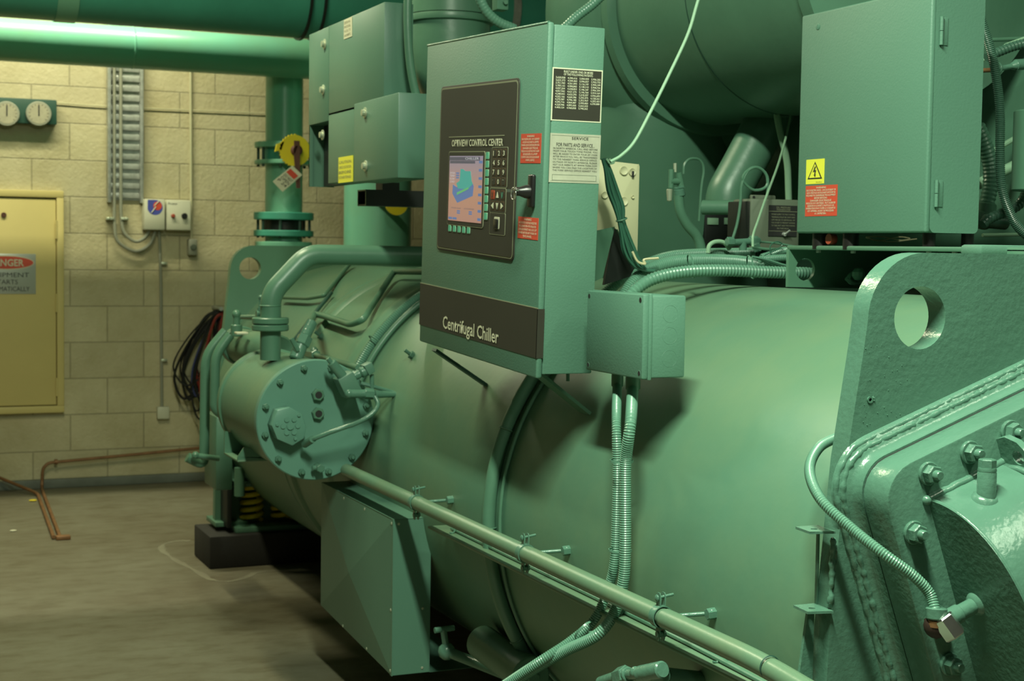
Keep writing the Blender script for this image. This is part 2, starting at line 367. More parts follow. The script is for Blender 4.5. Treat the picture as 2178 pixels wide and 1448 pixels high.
# ---- gauge board
g0 = at(121, 214, 'Y', YW-.06)
t = thing('gauge_board', (.8, YW, 1.98), 'dark green board with two round dial gauges high on the block wall', 'gauge board')
MB().box(.60, 1.045, YW-.07, YW, 1.985, 2.117, .004).build('board', 'darkgreen', t)
for px in (14, 82):
    c = at(px, 242, 'Y', YW-.075)
    g = MB().cyl((c.x, YW-.07, c.z), (c.x, YW-.088, c.z), .066, seg=36, bev=.004).build('gauge', 'grey', t)
    MB().cyl((c.x, YW-.088, c.z), (c.x, YW-.0895, c.z), .054, seg=36).build('dial', 'greydial', g)
    m = MB()
    for k in range(13):
        a = math.radians(-40 + k*21.7); m.box(-.0012, .0012, -.0005, .0005, .044, .052, mx=Matrix.Translation((c.x, YW-.0898, c.z)) @ Matrix.Rotation(a - PI/2, 4, 'Y'))
    m.build('dial_marks', 'ink', g)
    MB().box(c.x-.003, c.x+.003, YW-.092, YW-.0896, c.z-.012, c.z+.045).build('needle', 'ink', g)
# ---- cable tray
t = thing('cable_tray', (1.42, YW, 1.58), 'galvanised slotted cable tray running up the block wall behind the light green pipe', 'cable tray')
for x in (1.326, 1.502):
    MB().box(x-.008, x+.008, YW-.055, YW, 1.575, 3.2, .001).build('side_rail', 'galv', t)
m = MB()
z = 1.60
while z < 3.2: m.box(1.334, 1.494, YW-.02, YW-.006, z, z+.030, .002); z += .0535
m.box(1.334, 1.494, YW-.005, YW-.003, 1.59, 3.2); m.build('slotted_bed', 'galv', t)
# ---- two grey conduits from the tray
grp = 'pair of curved conduits below the cable tray'
for px, q in ((243, [(243, 120), (243, 470), (250, 512), (287, 534), (318, 520), (330, 492)]), (257, [(257, 120), (257, 450), (263, 492), (286, 513), (306, 507), (318, 490)])):
    P = [at(x, y, 'Y', YW-.035) for x, y in q]; P[0].z = 3.1
    P = fillet(P[:2], .1) + smooth(P[1:], 8)[1:]
    lb = 'grey conduit in the cable tray making the ' + ('outer and lower loop into the wall boxes' if px == 243 else 'inner and tighter loop into the wall boxes')
    t = thing('conduit', P[-1], lb, 'conduit', grp)
    MB().tube(P, .0095, 10).build('pipe', 'grey', t)
    c = at(px-1, 465, 'Y', YW-.03); d = -1 if px == 243 else 1
    MB().box(min(c.x, c.x+d*.042), max(c.x, c.x+d*.042), YW-.05, YW-.002, c.z-.008, c.z+.008, .003).build('saddle_clip', 'zinc', t)
    MB().sphere((c.x+d*.030, YW-.05, c.z), .009, 10, (1, .6, 1)).build('screw', 'zinc', t)
# ---- wall boxes
def wallbox(name, px0, px1, py0, py1, dep, lab, cat, m='white'):
    a = at(px0, py0, 'Y', YW-dep); b = at(px1, py1, 'Y', YW-dep)
    t = thing(name, ((a.x+b.x)/2, YW, b.z), lab, cat)
    MB().box(a.x, b.x, YW-dep*.8, YW, b.z, a.z, .006).build('body', m, t)
    MB().box(a.x-.001, b.x+.001, YW-dep, YW-dep*.78, b.z-.001, a.z+.001, .008).build('cover', m, t)
    return t, a, b
t, a, b = wallbox('isolator_box', 307, 351, 423, 489, .09, 'white wall isolator box with a round blue and red sticker, beside the push button box', 'electrical box')
c = at(330, 441, 'Y', YW-.09)
ls = MB().prism(XZ(YW-.0902, circ(c.x, c.z, .042, 20)), (0, -.0006, 0)).build('sticker', 'blue', t)
MB().prism(XZ(YW-.0902, rrect(c.x-.018, c.z+.012, .046, .06, .004)), (0, -.0007, 0)).build('sticker_corner', 'blue', t)
MB().prism(XZ(YW-.0910, circ(c.x+.013, c.z+.009, .024, 18)), (0, -.0006, 0)).build('sticker_print', 'red', t)
MB().tube([(c.x-.02, YW-.092, c.z-.03), (c.x+.004, YW-.092, c.z+.004), (c.x-.004, YW-.092, c.z+.01), (c.x+.02, YW-.092, c.z+.034)], .003, 6).build('sticker_flash', 'pale', t)
t, a, b = wallbox('push_button_box', 354, 406, 425, 490, .08, 'white push button box with one red and one black button on the block wall', 'electrical box')
for px, mm, rr in ((368, 'keyred', .011), (392, 'black', .016)):
    c = at(px, 459, 'Y', YW-.085)
    MB().cyl((c.x, YW-.078, c.z), (c.x, YW-.098, c.z), rr, seg=18, bev=.003).build('button', mm, t)
lettering(t, 'ink', ['Power'], at(358, 430, 'Y', YW-.081), (1, 0, 0), (0, 0, 1), .05, .012)
# ---- conduit down to the small square box
t = thing('conduit', at(343, 862, 'Y', YW), 'thin grey conduit dropping from the wall boxes to a small square outlet', 'conduit')
P = [at(338, 488, 'Y', YW-.025), at(340, 530, 'Y', YW-.02), at(342, 600, 'Y', YW-.02), at(344, 864, 'Y', YW-.02)]
MB().tube(P, .0085, 10).build('pipe', 'grey', t)
for py in (560, 766):
    c = at(347, py, 'Y', YW-.02); MB().box(c.x-.012, c.x+.022, YW-.032, YW-.002, c.z-.008, c.z+.008, .003).build('saddle_clip', 'zinc', t)
t, a, b = wallbox('outlet_box', 335, 360, 865, 890, .04, 'small square white outlet box low on the block wall', 'electrical box')
t = thing('socket_outlet', at(410, 545, 'Y', YW), 'small grey wall socket hanging below a thin vertical conduit', 'socket')
a = at(402, 508, 'Y', YW-.06); b = at(420, 543, 'Y', YW-.06)
MB().box(a.x, b.x, YW-.06, YW, b.z, a.z, .008).build('body', 'grey', t)
c = (a+b)/2; MB().cyl((c.x, YW-.058, c.z), (c.x, YW-.072, c.z), .017, seg=16, bev=.003).build('socket_face', 'greybox', t)
t = thing('conduit', at(407, 505, 'Y', YW), 'thin cream conduit running up the wall from the grey socket', 'conduit')
P = [at(407, 508, 'Y', YW-.015), at(406, 300, 'Y', YW-.015), at(404, 120, 'Y', YW-.015)]; P[2].z = 3.0
MB().tube(P, .008, 8).build('pipe', 'cream', t)
P = [at(118, 218, 'Y', YW-.012), at(178, 223, 'Y', YW-.012), at(228, 226, 'Y', YW-.012), at(305, 230, 'Y', YW-.012), at(420, 235, 'Y', YW-.012), at(580, 242, 'Y', YW-.012)]
one(MB().tube(P, .0035, 6), 'surface_cable', 'cream', 'thin cream cable running level along the wall from the gauge board', 'cable')
# ---- big bundle of hanging cables
t = thing('cable_bundle', at(440, 660, 'Y', YW), 'looped bundle of black and red cables hanging on the wall behind the tube sheet', 'cable bundle')
top = at(462, 655, 'Y', YW-.10)
MB().cyl((top.x, YW, top.z), (top.x, YW-.2, top.z), .012, seg=10).build('hook', 'galv', t)
for k in range(16):
    wd = random.uniform(.05, .19); dp = random.uniform(.42, .66); yo = YW - random.uniform(.03, .17); sk = random.uniform(-.07, .02); ph = random.uniform(.0, .06)
    P = [(top.x + .02, yo, top.z - ph), (top.x - wd*.35, yo, top.z-.04-ph), (top.x - wd*.75 + sk, yo-.01, top.z - dp*.4), (top.x - wd + sk*1.6, yo, top.z - dp*.75), (top.x - wd*.6 + sk*1.6, yo, top.z - dp), (top.x - wd*.15 + sk, yo+.01, top.z - dp*.8), (top.x - .01, yo, top.z - dp*.35), (top.x + .02, yo, top.z - ph)]
    MB().tube(smooth(P, 6), .0055 if k % 3 else .008, 6).build('cable', 'wirered' if k in (3, 8) else 'wireblue' if k == 5 else 'wireblack', t)
# ---- copper pipes
t = thing('copper_pipe', (.85, 7.2, 0), 'tarnished copper pipe running level along the wall then down across the floor', 'pipe')
P = [V((2.75, YW-.05, at(470, 948, 'Y', YW-.05).z)), at(470, 948, 'Y', YW-.05), at(300, 965, 'Y', YW-.05), at(103, 984, 'Y', YW-.05), at(91, 996, 'Y', YW-.05), at(89, 1038, 'Y', YW-.05), at(93, 1050, 'Z', .012), at(128, 1142, 'Z', .012)]
MB().tube(fillet(P, .06), .0085, 10).build('pipe', 'copper', t)
c = at(119, 982, 'Y', YW-.05); MB().cyl(c - V((.008, 0, 0)), c + V((.008, 0, 0)), .015, seg=12).build('coupling', 'copper', t)
e = at(128, 1142, 'Z', .012); MB().box(e.x-.02, e.x+.045, e.y-.02, e.y+.02, 0, .02, .006).build('floor_fitting', 'copper', t)
t = thing('copper_pipe', (.75, 7.2, 0), 'tarnished copper pipe coming from the left edge and turning onto the floor', 'pipe')
P = [at(-60, 990, 'Y', YW-.055), at(-5, 1014, 'Y', YW-.055), at(80, 1049, 'Z', .012), at(114, 1142, 'Z', .012)]
P[0] = at(-120, 975, 'Y', YW-.055)
MB().tube(fillet(P, .06), .0085, 10).build('pipe', 'copper', t)
# ---- pale dried tide line on the concrete around the plinth
q_ = PT([(700, 1196), (640, 1203), (590, 1212), (545, 1217), (520, 1228), (485, 1236), (450, 1232), (425, 1218), (395, 1202), (365, 1185), (345, 1168), (352, 1156), (380, 1150), (410, 1150)], 'Z', .0006)
q_ = resample(smooth(q_, 8), .012); tb = bmesh.new(); L_ = []
for k, p in enumerate(q_):
    a = q_[max(k-1, 0)]; b = q_[min(k+1, len(q_)-1)]; d = (b-a).normalized(); n_ = V((-d.y, d.x, 0)); w_ = .006 + .016*abs(math.sin(k*.13))*random.uniform(.6, 1)
    L_.append((tb.verts.new(p + n_*w_), tb.verts.new(p - n_*w_*random.uniform(.4, 1))))
for a, b in zip(L_, L_[1:]): tb.faces.new([a[0], b[0], b[1], a[1]])
bmesh.ops.recalc_face_normals(tb, faces=tb.faces[:])
one(MB()._add(tb), 'floor_stain', 'stain', 'thin pale dried tide line on the floor in front of the black plinth block', 'stain')
# ---- debris
for px, py, r, m, l in ((70, 1066, .018, 'vyellow', 'small yellow scrap on the floor near the kerb'), (28, 1130, .014, 'pale', 'small white scrap on the floor at the left')):
    c = at(px, py, 'Z', 0); one(MB().sphere((c.x, c.y, r*.3), r, 8, (1.2, .8, .3)), 'floor_scrap', m, l, 'scrap')
# ================================================================== overhead water pipes
PY = 8.0
za, zb = at(0, 37, 'Y', PY).z, at(0, 130, 'Y', PY).z; pr = (za-zb)/2*.985; pz = (za+zb)/2
t = thing('overhead_pipe', (1, PY, pz), 'light green overhead water pipe crossing the wall below the darker larger pipe', 'pipe')
MB().cyl((-4.6, PY, pz), (3.6, PY, pz), pr, seg=48).build('pipe', 'pipe', t)
m = MB()
for x in (1.35,): m.lathe((x, PY, pz), (1, 0, 0), [(pr, -.006), (pr+.0025, 0), (pr, .006)], 48)
m.build('weld_bead', 'pipe', t)
t = thing('overhead_pipe', (1, 7.05, 2.5), 'large dark green insulated overhead pipe at the top left with metal bands', 'pipe')
BY = 7.05; bz = at(600, 71, 'Y', BY-.1).z; BR = .20
MB().cyl((-4.6, BY, bz+BR), (4.4, BY, bz+BR), BR, seg=48).build('pipe', 'pipedark', t)
for px in (150,):
    c = at(px, 20, 'Y', BY-.2); MB().cyl((c.x-.045, BY, bz+BR), (c.x+.045, BY, bz+BR), BR+.006, seg=48).build('band', 'pipe', t)
for px in (664, 694):
    c = at(px, 20, 'Y', BY-.2); MB().cyl((c.x-.006, BY, bz+BR), (c.x+.006, BY, bz+BR), BR+.012, seg=48).build('clamp_ring', 'dark', t)
# hanging rods to the ceiling
for x, lab in ((.2, 'left'), (3.0, 'right')):
    tt = thing('pipe_hanger', (x, BY, bz-.02), 'steel rod hanger carrying the large overhead pipe at its %s' % lab, 'pipe hanger', 'overhead pipe hangers')
    MB().cyl((x, BY, bz+2*BR), (x, BY, ZC), .008, seg=8).build('rod', 'galv', tt)
    MB().cyl((x-.02, BY, bz+BR), (x+.02, BY, bz+BR), BR+.004, seg=32, caps=False).build('ring', 'galv', tt)
# ---- vertical pipe with valve
VX, VR, PZY = 2.185, .101, 8.13
t = thing('valve_pipe', (VX, PZY, 0), 'vertical green water pipe with a yellow geared valve, dropping from the light overhead pipe', 'pipe')
MB().cyl((VX, PZY, 0), (VX, PZY, pz-.02), VR, seg=40).build('pipe', 'pipe', t)
def zz(py, Y=PZY): return at(610, py, 'Y', Y).z
def flange(y0, y1, r, m='pipe'):
    f = MB().cyl((VX, PZY, zz(y1)), (VX, PZY, zz(y0)), r, seg=36, bev=.004).build('flange', m, t); return f
flange(304, 316, .160); flange(342, 351, .160); flange(452, 468, .162, 'pipedark'); flange(490, 503, .162, 'pipedark'); flange(514, 528, .155)
MB().cyl((VX, PZY, zz(342)), (VX, PZY, zz(316)), .12, seg=32).build('valve_body', 'pipedark', t)
MB().cyl((VX, PZY, zz(490)), (VX, PZY, zz(468)), .105, seg=32).build('bellows', 'dark', t)
for (y0, y1) in ((308, 356), (458, 506)):
    for k in range(8):
        a = PI/8 + k*PI/4; x = VX + .14*math.cos(a); y = PZY + .14*math.sin(a)
        if math.sin(a) < .5: MB().cyl((x, y, zz(y1)), (x, y, zz(y0)), .008, seg=8).build('tie_bolt', 'darkgreen', t)
c = at(628, 320, 'Y', PZY-.22)
MB().cyl((c.x, PZY-.08, c.z), (c.x, c.y, c.z), .022, seg=16).build('valve_stem', 'dark', t)
pts = [(c.x + (.082 + (.006 if k % 2 and 14 < k < 44 else 0))*math.cos(k*PI/30), c.z + (.082 + (.006 if k % 2 and 14 < k < 44 else 0))*math.sin(k*PI/30)) for k in range(60)]
MB().prism(XZ(c.y, pts), (0, .012, 0)).build('notched_plate', 'vyellow', t)
MB().prism(XZ(c.y, [(c.x-.075, c.z+.0), (c.x-.11, c.z-.01), (c.x-.10, c.z+.03), (c.x-.06, c.z+.045)]), (0, .012, 0)).build('stop_lug', 'vyellow', t)
h = MB().cyl((c.x+.004, c.y-.03, c.z), (c.x+.004, c.y+.01, c.z), .030, seg=18, bev=.006); h.build('handle_boss', 'rust', t)
e = at(634, 400, 'Y', c.y-.05)
MB().prism([c + V((-.014, -.03, .05)), c + V((.016, -.03, .05)), c + V((.018, -.03, -.03)), e + V((.012, 0, 0)), e + V((-.008, 0, 0)), c + V((-.014, -.03, -.03))], (0, .008, 0)).build('lever_handle', 'rust', t)
t = thing('valve_tag', at(612, 400, 'Y', c.y-.07), 'white tag with a red heading and black handwriting tied to the yellow valve handle', 'tag')
q = [at(*p, 'Y', c.y-.07) for p in ((622, 352), (643, 372), (601, 408), (580, 386))]
MB().prism([q[0], q[0]*.3+q[1]*.7, q[1], q[1]*.8+q[2]*.2, q[2], q[3]], (0, .002, 0)).build('card', 'pale', t)
U = (q[0]-q[3]).normalized(); Wv = (q[3]-q[2]).normalized(); d = V((0, -.0012, 0))
MB().prism([q[0]*.86+q[3]*.14+d+(q[1]-q[0])*.08, q[0]*.14+q[1]*.86+(q[3]-q[0])*.14+d, q[0]*.14+q[1]*.86+(q[3]-q[0])*.36+d, q[0]*.64+q[3]*.36+d+(q[1]-q[0])*.08], (0, .0006, 0)).build('red_heading', 'red', t)
rd = (q[1]-q[0]).normalized(); dn = (q[3]-q[0]).normalized()
lettering(t, 'ink', ['DO NOT', 'OPEN', 'P 24'], q[0] + dn*(q[3]-q[0]).length*.42 + rd*.008 + V((0, -.002, 0)), rd, -dn, (q[1]-q[0]).length*.8, (q[3]-q[0]).length*.42, N=V((0, -1, 0)))
# ---- fat vertical pipe behind
a = at(742, 470, 'Y', 7.7); b = at(888, 470, 'Y', 7.7); R = (b.x-a.x)/2*.94
t = thing('vertical_pipe', ((a.x+b.x)/2, 7.9, 0), 'fat dull green vertical pipe seen under the junction of sheet metal box and control panel', 'pipe')
MB().cyl(((a.x+b.x)/2, 7.8, 0), ((a.x+b.x)/2, 7.8, 3.4), R, seg=48).build('pipe', 'pipe', t)
c = at(851, 432, 'Y', 7.3)
MB().cyl((c.x-.0, 7.75, c.z+.01), (c.x, 7.36, c.z+.01), .02, seg=12).build('valve_stem', 'dark', t)
MB().cyl((c.x, 7.36, c.z), (c.x, 7.35, c.z), .060, seg=28).build('notched_plate', 'vyellow', t)
# ---- points on the shell for tubes that follow it
def SHP(L, off): return [sh(x, y, off) for x, y in L]
# ================================================================== lower shell with its two tube sheets
t = thing('chiller_shell', (SX, 4.2, .1), 'long green horizontal steel shell with tall end plates, the biggest vessel in the room', 'pressure vessel')
NY, NT = 1.974, .042
m = MB().lathe((SX, NY+NT-.002, SZ), (0, 1, 0), [(SR, 0), (SR, 4.42)], 128); m.build('shell', 'dusty', t, sharp=2)
for y in (5.42,):
    MB().lathe((SX, y, SZ), (0, 1, 0), [(SR-.002, -.012), (SR+.003, -.004), (SR+.003, .004), (SR-.002, .012)], 128).build('weld_bead', 'dusty', t, sharp=2)
m = MB().lathe((SX, 5.30, SZ), (0, 1, 0), [(SR-.002, -.03), (SR+.012, -.012), (SR+.012, .012), (SR-.002, .03)], 128); m.build('shell_seam', 'dusty', t, sharp=2)
m = MB().lathe((SX, 4.80, SZ), (0, 1, 0), [(SR-.002, -.05), (SR+.007, -.02), (SR+.007, .02), (SR-.002, .05)], 128); m.build('shell_seam', 'dusty', t, sharp=2)
def outline(pts, cx, cz, r):
    L = list(pts); a0 = math.degrees(math.atan2(L[-1][1]-cz, L[-1][0]-cx))
    for k in range(1, 13):
        a = math.radians(a0 + (90 - a0)*k/12) ; L.append((cx + r*math.cos(a), cz + r*math.sin(a)))
    R = [(2*SX - x, z) for x, z in L]
    return L + R[::-1]
near = outline([(1.405, .16), (1.413, .55), (1.42, .76), (1.443, 1.03), (1.477, 1.24)], 1.585, 1.2525, .1085)
fix = [(1.585 - .1085*math.cos(k*PI/24), 1.2525 + .1085*math.sin(k*PI/24)) for k in range(0, 13)]
nearL = [(1.405, .16), (1.413, .55), (1.42, .76), (1.443, 1.03), (1.470, 1.205)] + fix
near = nearL + [(2*SX-x, z) for x, z in nearL[::-1]]
fx2 = [(1.60 - .106*math.cos(k*PI/24), 1.246 + .106*math.sin(k*PI/24)) for k in range(0, 13)]
farL = [(1.43, .16), (1.436, .6), (1.462, .95), (1.490, 1.195)] + fx2
far = farL + [(2*SX-x, z) for x, z in farL[::-1]]
def plate(pts, y, th, hc, nm, mm):
    holes = [XZ(y, circ(hc[0], hc[1], hc[2], 40)), XZ(y, circ(2*SX-hc[0], hc[1], hc[2], 40))]
    return MB().prism(XZ(y, pts), (0, th, 0), holes=holes).build(nm, mm, t)
p1 = plate(near, NY, NT, (1.578, 1.2565, .0507), 'end_plate', 'gloss'); tag(p1, 'thick glossy near end plate with a round lifting hole')
p2 = plate(far, 6.42, .04, (1.580, 1.254, .0470), 'end_plate', 'paint')
# weld spatter and a small plug on the near plate
m = MB(); c = at(1850, 850, 'Y', NY)
m.lathe(c, (0, -1, 0), [(.0055, -.001), (.0055, .002), (.0028, .002), (.0028, 0), (0, 0)], 14)
for k in range(5): m.sphere(c + V((.006 + .003*random.random(), 0, random.uniform(-.005, .004))), .002, 8)
m.build('plug_hole', 'gloss', t)
m = MB()
for k in range(60):
    a = random.random(); x = 1.47 + .09*random.random()**1.6; z = .98 + .24*a
    m.sphere((x, NY, z), random.uniform(.0006, .0013), 6)
tag(m.build('weld_spatter', 'gloss', t), kind='stuff')
# feet of the vessel
for y, nm in ((6.44, 'far'), (2.0, 'near')):
    m = MB().box(1.42, 1.56, y-.08, y+.10, .155, .175, .002); m.box(2.48, 2.62, y-.08, y+.10, .155, .175, .002); m.build('foot_plate', 'paint', t)
# threaded studs on the shell
for px, py in ((684, 716), (878, 757)):
    p = sh(px, py, 0); n = V((p.x-SX, 0, p.z-SZ)).normalized()
    MB().hexa(p - n*.004, p + n*.012, .012).cyl(p + n*.01, p + n*.032, .0055, seg=10).build('stud', 'gloss', t)
# ---- near water box: a rotated half cylinder bolted through a flange
A20 = math.radians(20); U2 = V((math.cos(A20), 0, math.sin(A20))); V2 = V((-math.sin(A20), 0, math.cos(A20))); O2 = V((1.521, 0, .981))
def L2(u, v, y): return O2 + U2*u + V2*v + V((0, y, 0))
def rr2(u0, u1, v0, v1, r, y, k=6): return [L2(a, b, y) for a, b in rrect((u0+u1)/2, (v0+v1)/2, u1-u0, v1-v0, r, k)]
ww = thing('water_box', (1.9, 1.85, .5), 'green bolted water box with a half round cover on the near end plate', 'water box')
m = MB(); rings = []
for off, y in ((.030, NY+.001), (.027, NY-.004), (.017, NY-.010), (.007, NY-.014), (.001, NY-.018), (0, 1.936)):
    rings.append(rr2(-.072-off, .98+off, -.45-off, .070+off, .060+off, y, 10))
tb = bmesh.new(); RV = [[tb.verts.new(p + V((0, 0, 0))) for p in r] for r in rings]
for A, B in zip(RV, RV[1:]):
    for i in range(len(A)): tb.faces.new([A[i], A[(i+1) % len(A)], B[(i+1) % len(A)], B[i]])
tb.faces.new(RV[-1][::-1]); m._add(tb); m.build('welded_frame', 'gloss', ww, sharp=1.2)
MB().prism(rr2(-.069, .977, -.447, .067, .058, 1.936), (0, -.004, 0)).build('gasket', 'ink', ww)
MB().prism(rr2(-.074, .982, -.452, .068, .060, 1.932), (0, -.062, 0), bev=.0025).build('flange', 'gloss', ww)
# weld bead along the frame
m = MB(); nb = []
pth = rr2(-.095, 1.0, -.47, .092, .08, NY-.002, 10)
pth = [p for p in resample(pth + pth[:1], .007)]
m.tube([p + V((random.uniform(-1, 1), random.uniform(-1, 1), random.uniform(-1, 1)))*.0008 for p in pth], [.0058*random.uniform(.85, 1.15) for p in pth], 8); m.build('weld_bead', 'gloss', ww, sharp=2)
pth = rr2(-.086, .99, -.46, .083, .072, NY-.007, 10); pth = resample(pth + pth[:1], .005)
MB().tube([p + V((random.uniform(-1, 1), random.uniform(-1, 1), random.uniform(-1, 1)))*.0008 for p in pth], [.0060*random.uniform(.85, 1.15) for p in pth], 8).build('weld_bead', 'gloss', ww, sharp=2)
FY = 1.87
bu = [(.012, .040), (.096, .041), (.180, .042), (.264, .042), (.348, .042), (.432, .042), (-.042, -.036), (-.042, -.178), (-.042, -.262), (-.042, -.346)]
for u, v in bu:
    if v == -.178: v = -.180
    c = L2(u, v, FY); y = V((0, -1, 0))
    b = MB().lathe(c, y, [(.0175, -.001), (.0185, .001), (.0185, .004), (.017, .0055), (0, .0055)], 28).build('washer', 'gloss', ww)
    b = MB().hexa(c + y*.005, c + y*.020, .0150, random.uniform(0, 1)).build('nut', 'gloss', ww)
    MB().lathe(c + y*.015, y, [(.0078, 0), (.0078, .013), (.0062, .0155), (0, .0155)], 16).build('bolt_end', 'gloss', b)
# half-round cover: profile in the (out, v) plane swept along u
OC, VC = .171, .19
prof = []
for k in range(0, 41):
    a = PI/2 - k*PI/40; prof.append((OC*math.cos(a)**.95 if math.cos(a) > 1e-6 else 0, -VC + VC*math.sin(a)))
def cover(u0, u1, sc=1.0, dout=0.0): 
    A = [L2(u0, -VC + (v+VC)*sc, FY - o*sc - dout) for o, v in prof]; return A
m = MB(); tb = bmesh.new(); us = [0, .0, .45, .90]; rows = [[tb.verts.new(p) for p in cover(u, 0)] for u in (0, .3, .6, .9)]
for A, B in zip(rows, rows[1:]):
    for i in range(len(A)-1): tb.faces.new([A[i], A[i+1], B[i+1], B[i]])
tb.faces.new(rows[0]); tb.faces.new(rows[-1][::-1]); bmesh.ops.recalc_face_normals(tb, faces=tb.faces[:]); m._add(tb)
m.build('round_cover', 'gloss', ww)
m = MB(); m.tube([p + U2*.004 for p in cover(-.0, 0, .985)], .0042, 8); m.build('cover_edge_weld', 'gloss', ww, sharp=2)
m = MB(); q = [L2(u, .001, FY-.001) for u in (-.004, .1, .2, .3, .45, .6, .9)]; q = resample(q, .006); m.tube([p + V((0, random.uniform(-.001, .001), random.uniform(-.001, .001))) for p in q], .0070, 8)
m.sphere(L2(-.003, .001, FY-.001), .0085, 12); m.build('cover_top_weld', 'gloss', ww, sharp=2)
# plug on the cover
def cov_at(u, k): o, v = prof[k]; return L2(u, v, FY - o)
pb = at(2095, 1052, 'Y', 1.80)
pk = min(((cov_at(u/200, k) , u/200, k) for u in range(0, 80) for k in range(0, 24)), key=lambda z_: ((lambda q: (q[0]-2098)**2 + (q[1]-1056)**2)((lambda p: (lambda c_: (IW/2 + F*c_.x/-c_.z, IH/2 - F*c_.y/-c_.z))(RM.transposed() @ (p - EYE)))(z_[0]))))[0]
up = V((0, 0, 1))
b = MB().lathe(pk - up*.012, up, [(.0145, 0), (.0145, .046), (.0135, .048), (0, .048)], 28).build('plug_boss', 'gloss', ww)
MB().lathe(pk + up*.034, up, [(.0135, 0), (.0145, .004), (.0135, .008), (0, .008)], 28).hexa(pk + up*.040, pk + up*.055, .0135, .3).build('hex_plug', 'gloss', b)
m = MB().lathe(pk - up*.006, (0, -.3, 1), [(.024, -.004), (.021, .004), (.016, .007)], 24); m.build('plug_weld', 'gloss', ww, sharp=2)
# lifting lug on the cover
lg = at(2125, 940, 'Y', 1.865); q0 = L2((lg-O2).dot(U2), 0, FY)
lu = (lg-O2).dot(U2)
pts = [(0, .020), (.020, .034), (.045, .030), (.085, -.012), (.10, -.035), (.0, -.035)]
def lugp(o, v): return L2(lu, v, FY - o)
out = [lugp(.0, .040), lugp(.02, .046), lugp(.045, .040), lugp(.062, .024), lugp(.078, -.012), lugp(.0, -.012)]
hole = [lugp(.040 + .012*math.cos(k*PI/10), .014 + .012*math.sin(k*PI/10)) for k in range(20)]
MB().prism(out, U2*.011, holes=[hole]).build('lifting_lug', 'gloss', ww)
m = MB().tube([lugp(.0, -.006) - U2*.004, lugp(.04, -.004) - U2*.004, lugp(.078, -.012) - U2*.004], .006, 8); m.build('lug_weld', 'gloss', ww, sharp=2)
# sensor tube out of the end cap, with elbow, nut and flexible conduit
d = ray(2075, 1285); tt_ = ((L2(0, 0, 0) - EYE).dot(U2))/(d.dot(U2)); cp = EYE + d*tt_
s = thing('sensor_fitting', cp, 'green sensor pipe with a bare bright hex elbow on the side of the water box', 'fitting')
def uplane(px, py, off):                 # on the plane parallel to the cap, off metres out from it
    d = ray(px, py); k = ((L2(-off, 0, 0) - EYE).dot(U2))/(d.dot(U2)); return EYE + d*k
e = cp - U2*.075
MB().cyl(cp + U2*.004, cp - U2*.034, .0125, seg=24).cyl(cp - U2*.032, e, .0150, seg=24, bev=.002).build('pipe_nipple', 'gloss', s)
MB().lathe(cp, -U2, [(.020, -.002), (.017, .004), (.012, .007)], 24).build('nipple_weld', 'gloss', s)
MB().sphere(e - U2*.004, .019, 16).hexa(e + U2*.0, e - U2*.012, .020).build('elbow_body', 'rustdark', s)
he = e + V((.003, -.016, .001))
MB().hexa(he + V((.010, -.010, -.014)), he + V((-.006, .004, .014)), .0175, .5).build('hex_nut', 'steel', s)
n0 = at(1991, 1318, 'Y', e.y-.006); n1 = at(1992, 1292, 'Y', e.y-.004)
MB().cyl(n0 - V((0, 0, .010)), n0, .0120, seg=20).build('copper_ferrule', 'copper', s)
MB().cyl(n0, n1, .0150, .0165, seg=24, bev=.002).build('compression_nut', 'gloss', s)
P = [at(1830, 905, 'Y', 2.10), at(1785, 928, 'Y', 2.088), at(1742, 952, 'Y', 2.066), at(1722, 1000, 'Y', 2.028), at(1746, 1062, 'Y', 1.966), at(1812, 1124, 'Y', 1.912), at(1880, 1178, 'Y', 1.863), at(1942, 1224, 'Y', 1.84), at(1977, 1262, 'Y', 1.83), at(1990, 1300, 'Y', n1.y)]
one(MB().flexi(P, .0088, .0042, .13, 16), 'flexible_conduit', 'flex', 'ribbed green flexible conduit curling around the near end plate to the water box sensor', 'flexible conduit')
# ---- small Z bracket welded to the back edge of the near plate
wx0 = at(1736, 1200, 'Y', 2.017).x; bx = 1.425; t2 = thing('edge_bracket', (1.41, 2.02, .75), 'small green bracket with two drilled tabs welded to the edge of the near end plate', 'bracket')
a1 = at(1728, 1128, 'Y', 2.0); a2 = at(1722, 1296, 'Y', 2.0)
def tab(c, w_=.030):
    z = c.z; return MB().prism([V((1.378, 1.975, z)), V((1.420, 1.965, z)), V((1.424, 2.02, z)), V((1.382, 2.02, z))], (0, 0, .004), holes=[[V((1.398 + .0055*math.cos(k*PI/8), 1.992 + .0055*math.sin(k*PI/8), z)) for k in range(16)]])
tab(a1).build('upper_tab', 'gloss', t2); tab(a2).build('lower_tab', 'gloss', t2)
MB().box(wx0, 1.424, 2.012, 2.020, a2.z, a1.z+.004, .001).build('web', 'gloss', t2)
m = MB(); q = resample([V((1.424, 1.976, a1.z-.01)), V((1.421, 1.976, a2.z+.01))], .005); m.tube([p + V((random.uniform(-1, 1), random.uniform(-1, 1), 0))*.0012 for p in q], [.005*random.uniform(.7, 1.2) for _ in q], 8); m.build('weld_bead', 'gloss', t2, sharp=2)
one(MB().prism([V((1.400, 2.005, a2.z-.004)), V((1.412, 2.005, a2.z-.004)), V((1.412, 2.005, .42)), V((1.352, 2.005, .42))], (0, .006, 0)), 'gusset', 'gloss', 'narrow tapering green gusset below the drilled bracket beside the near end plate', 'bracket')
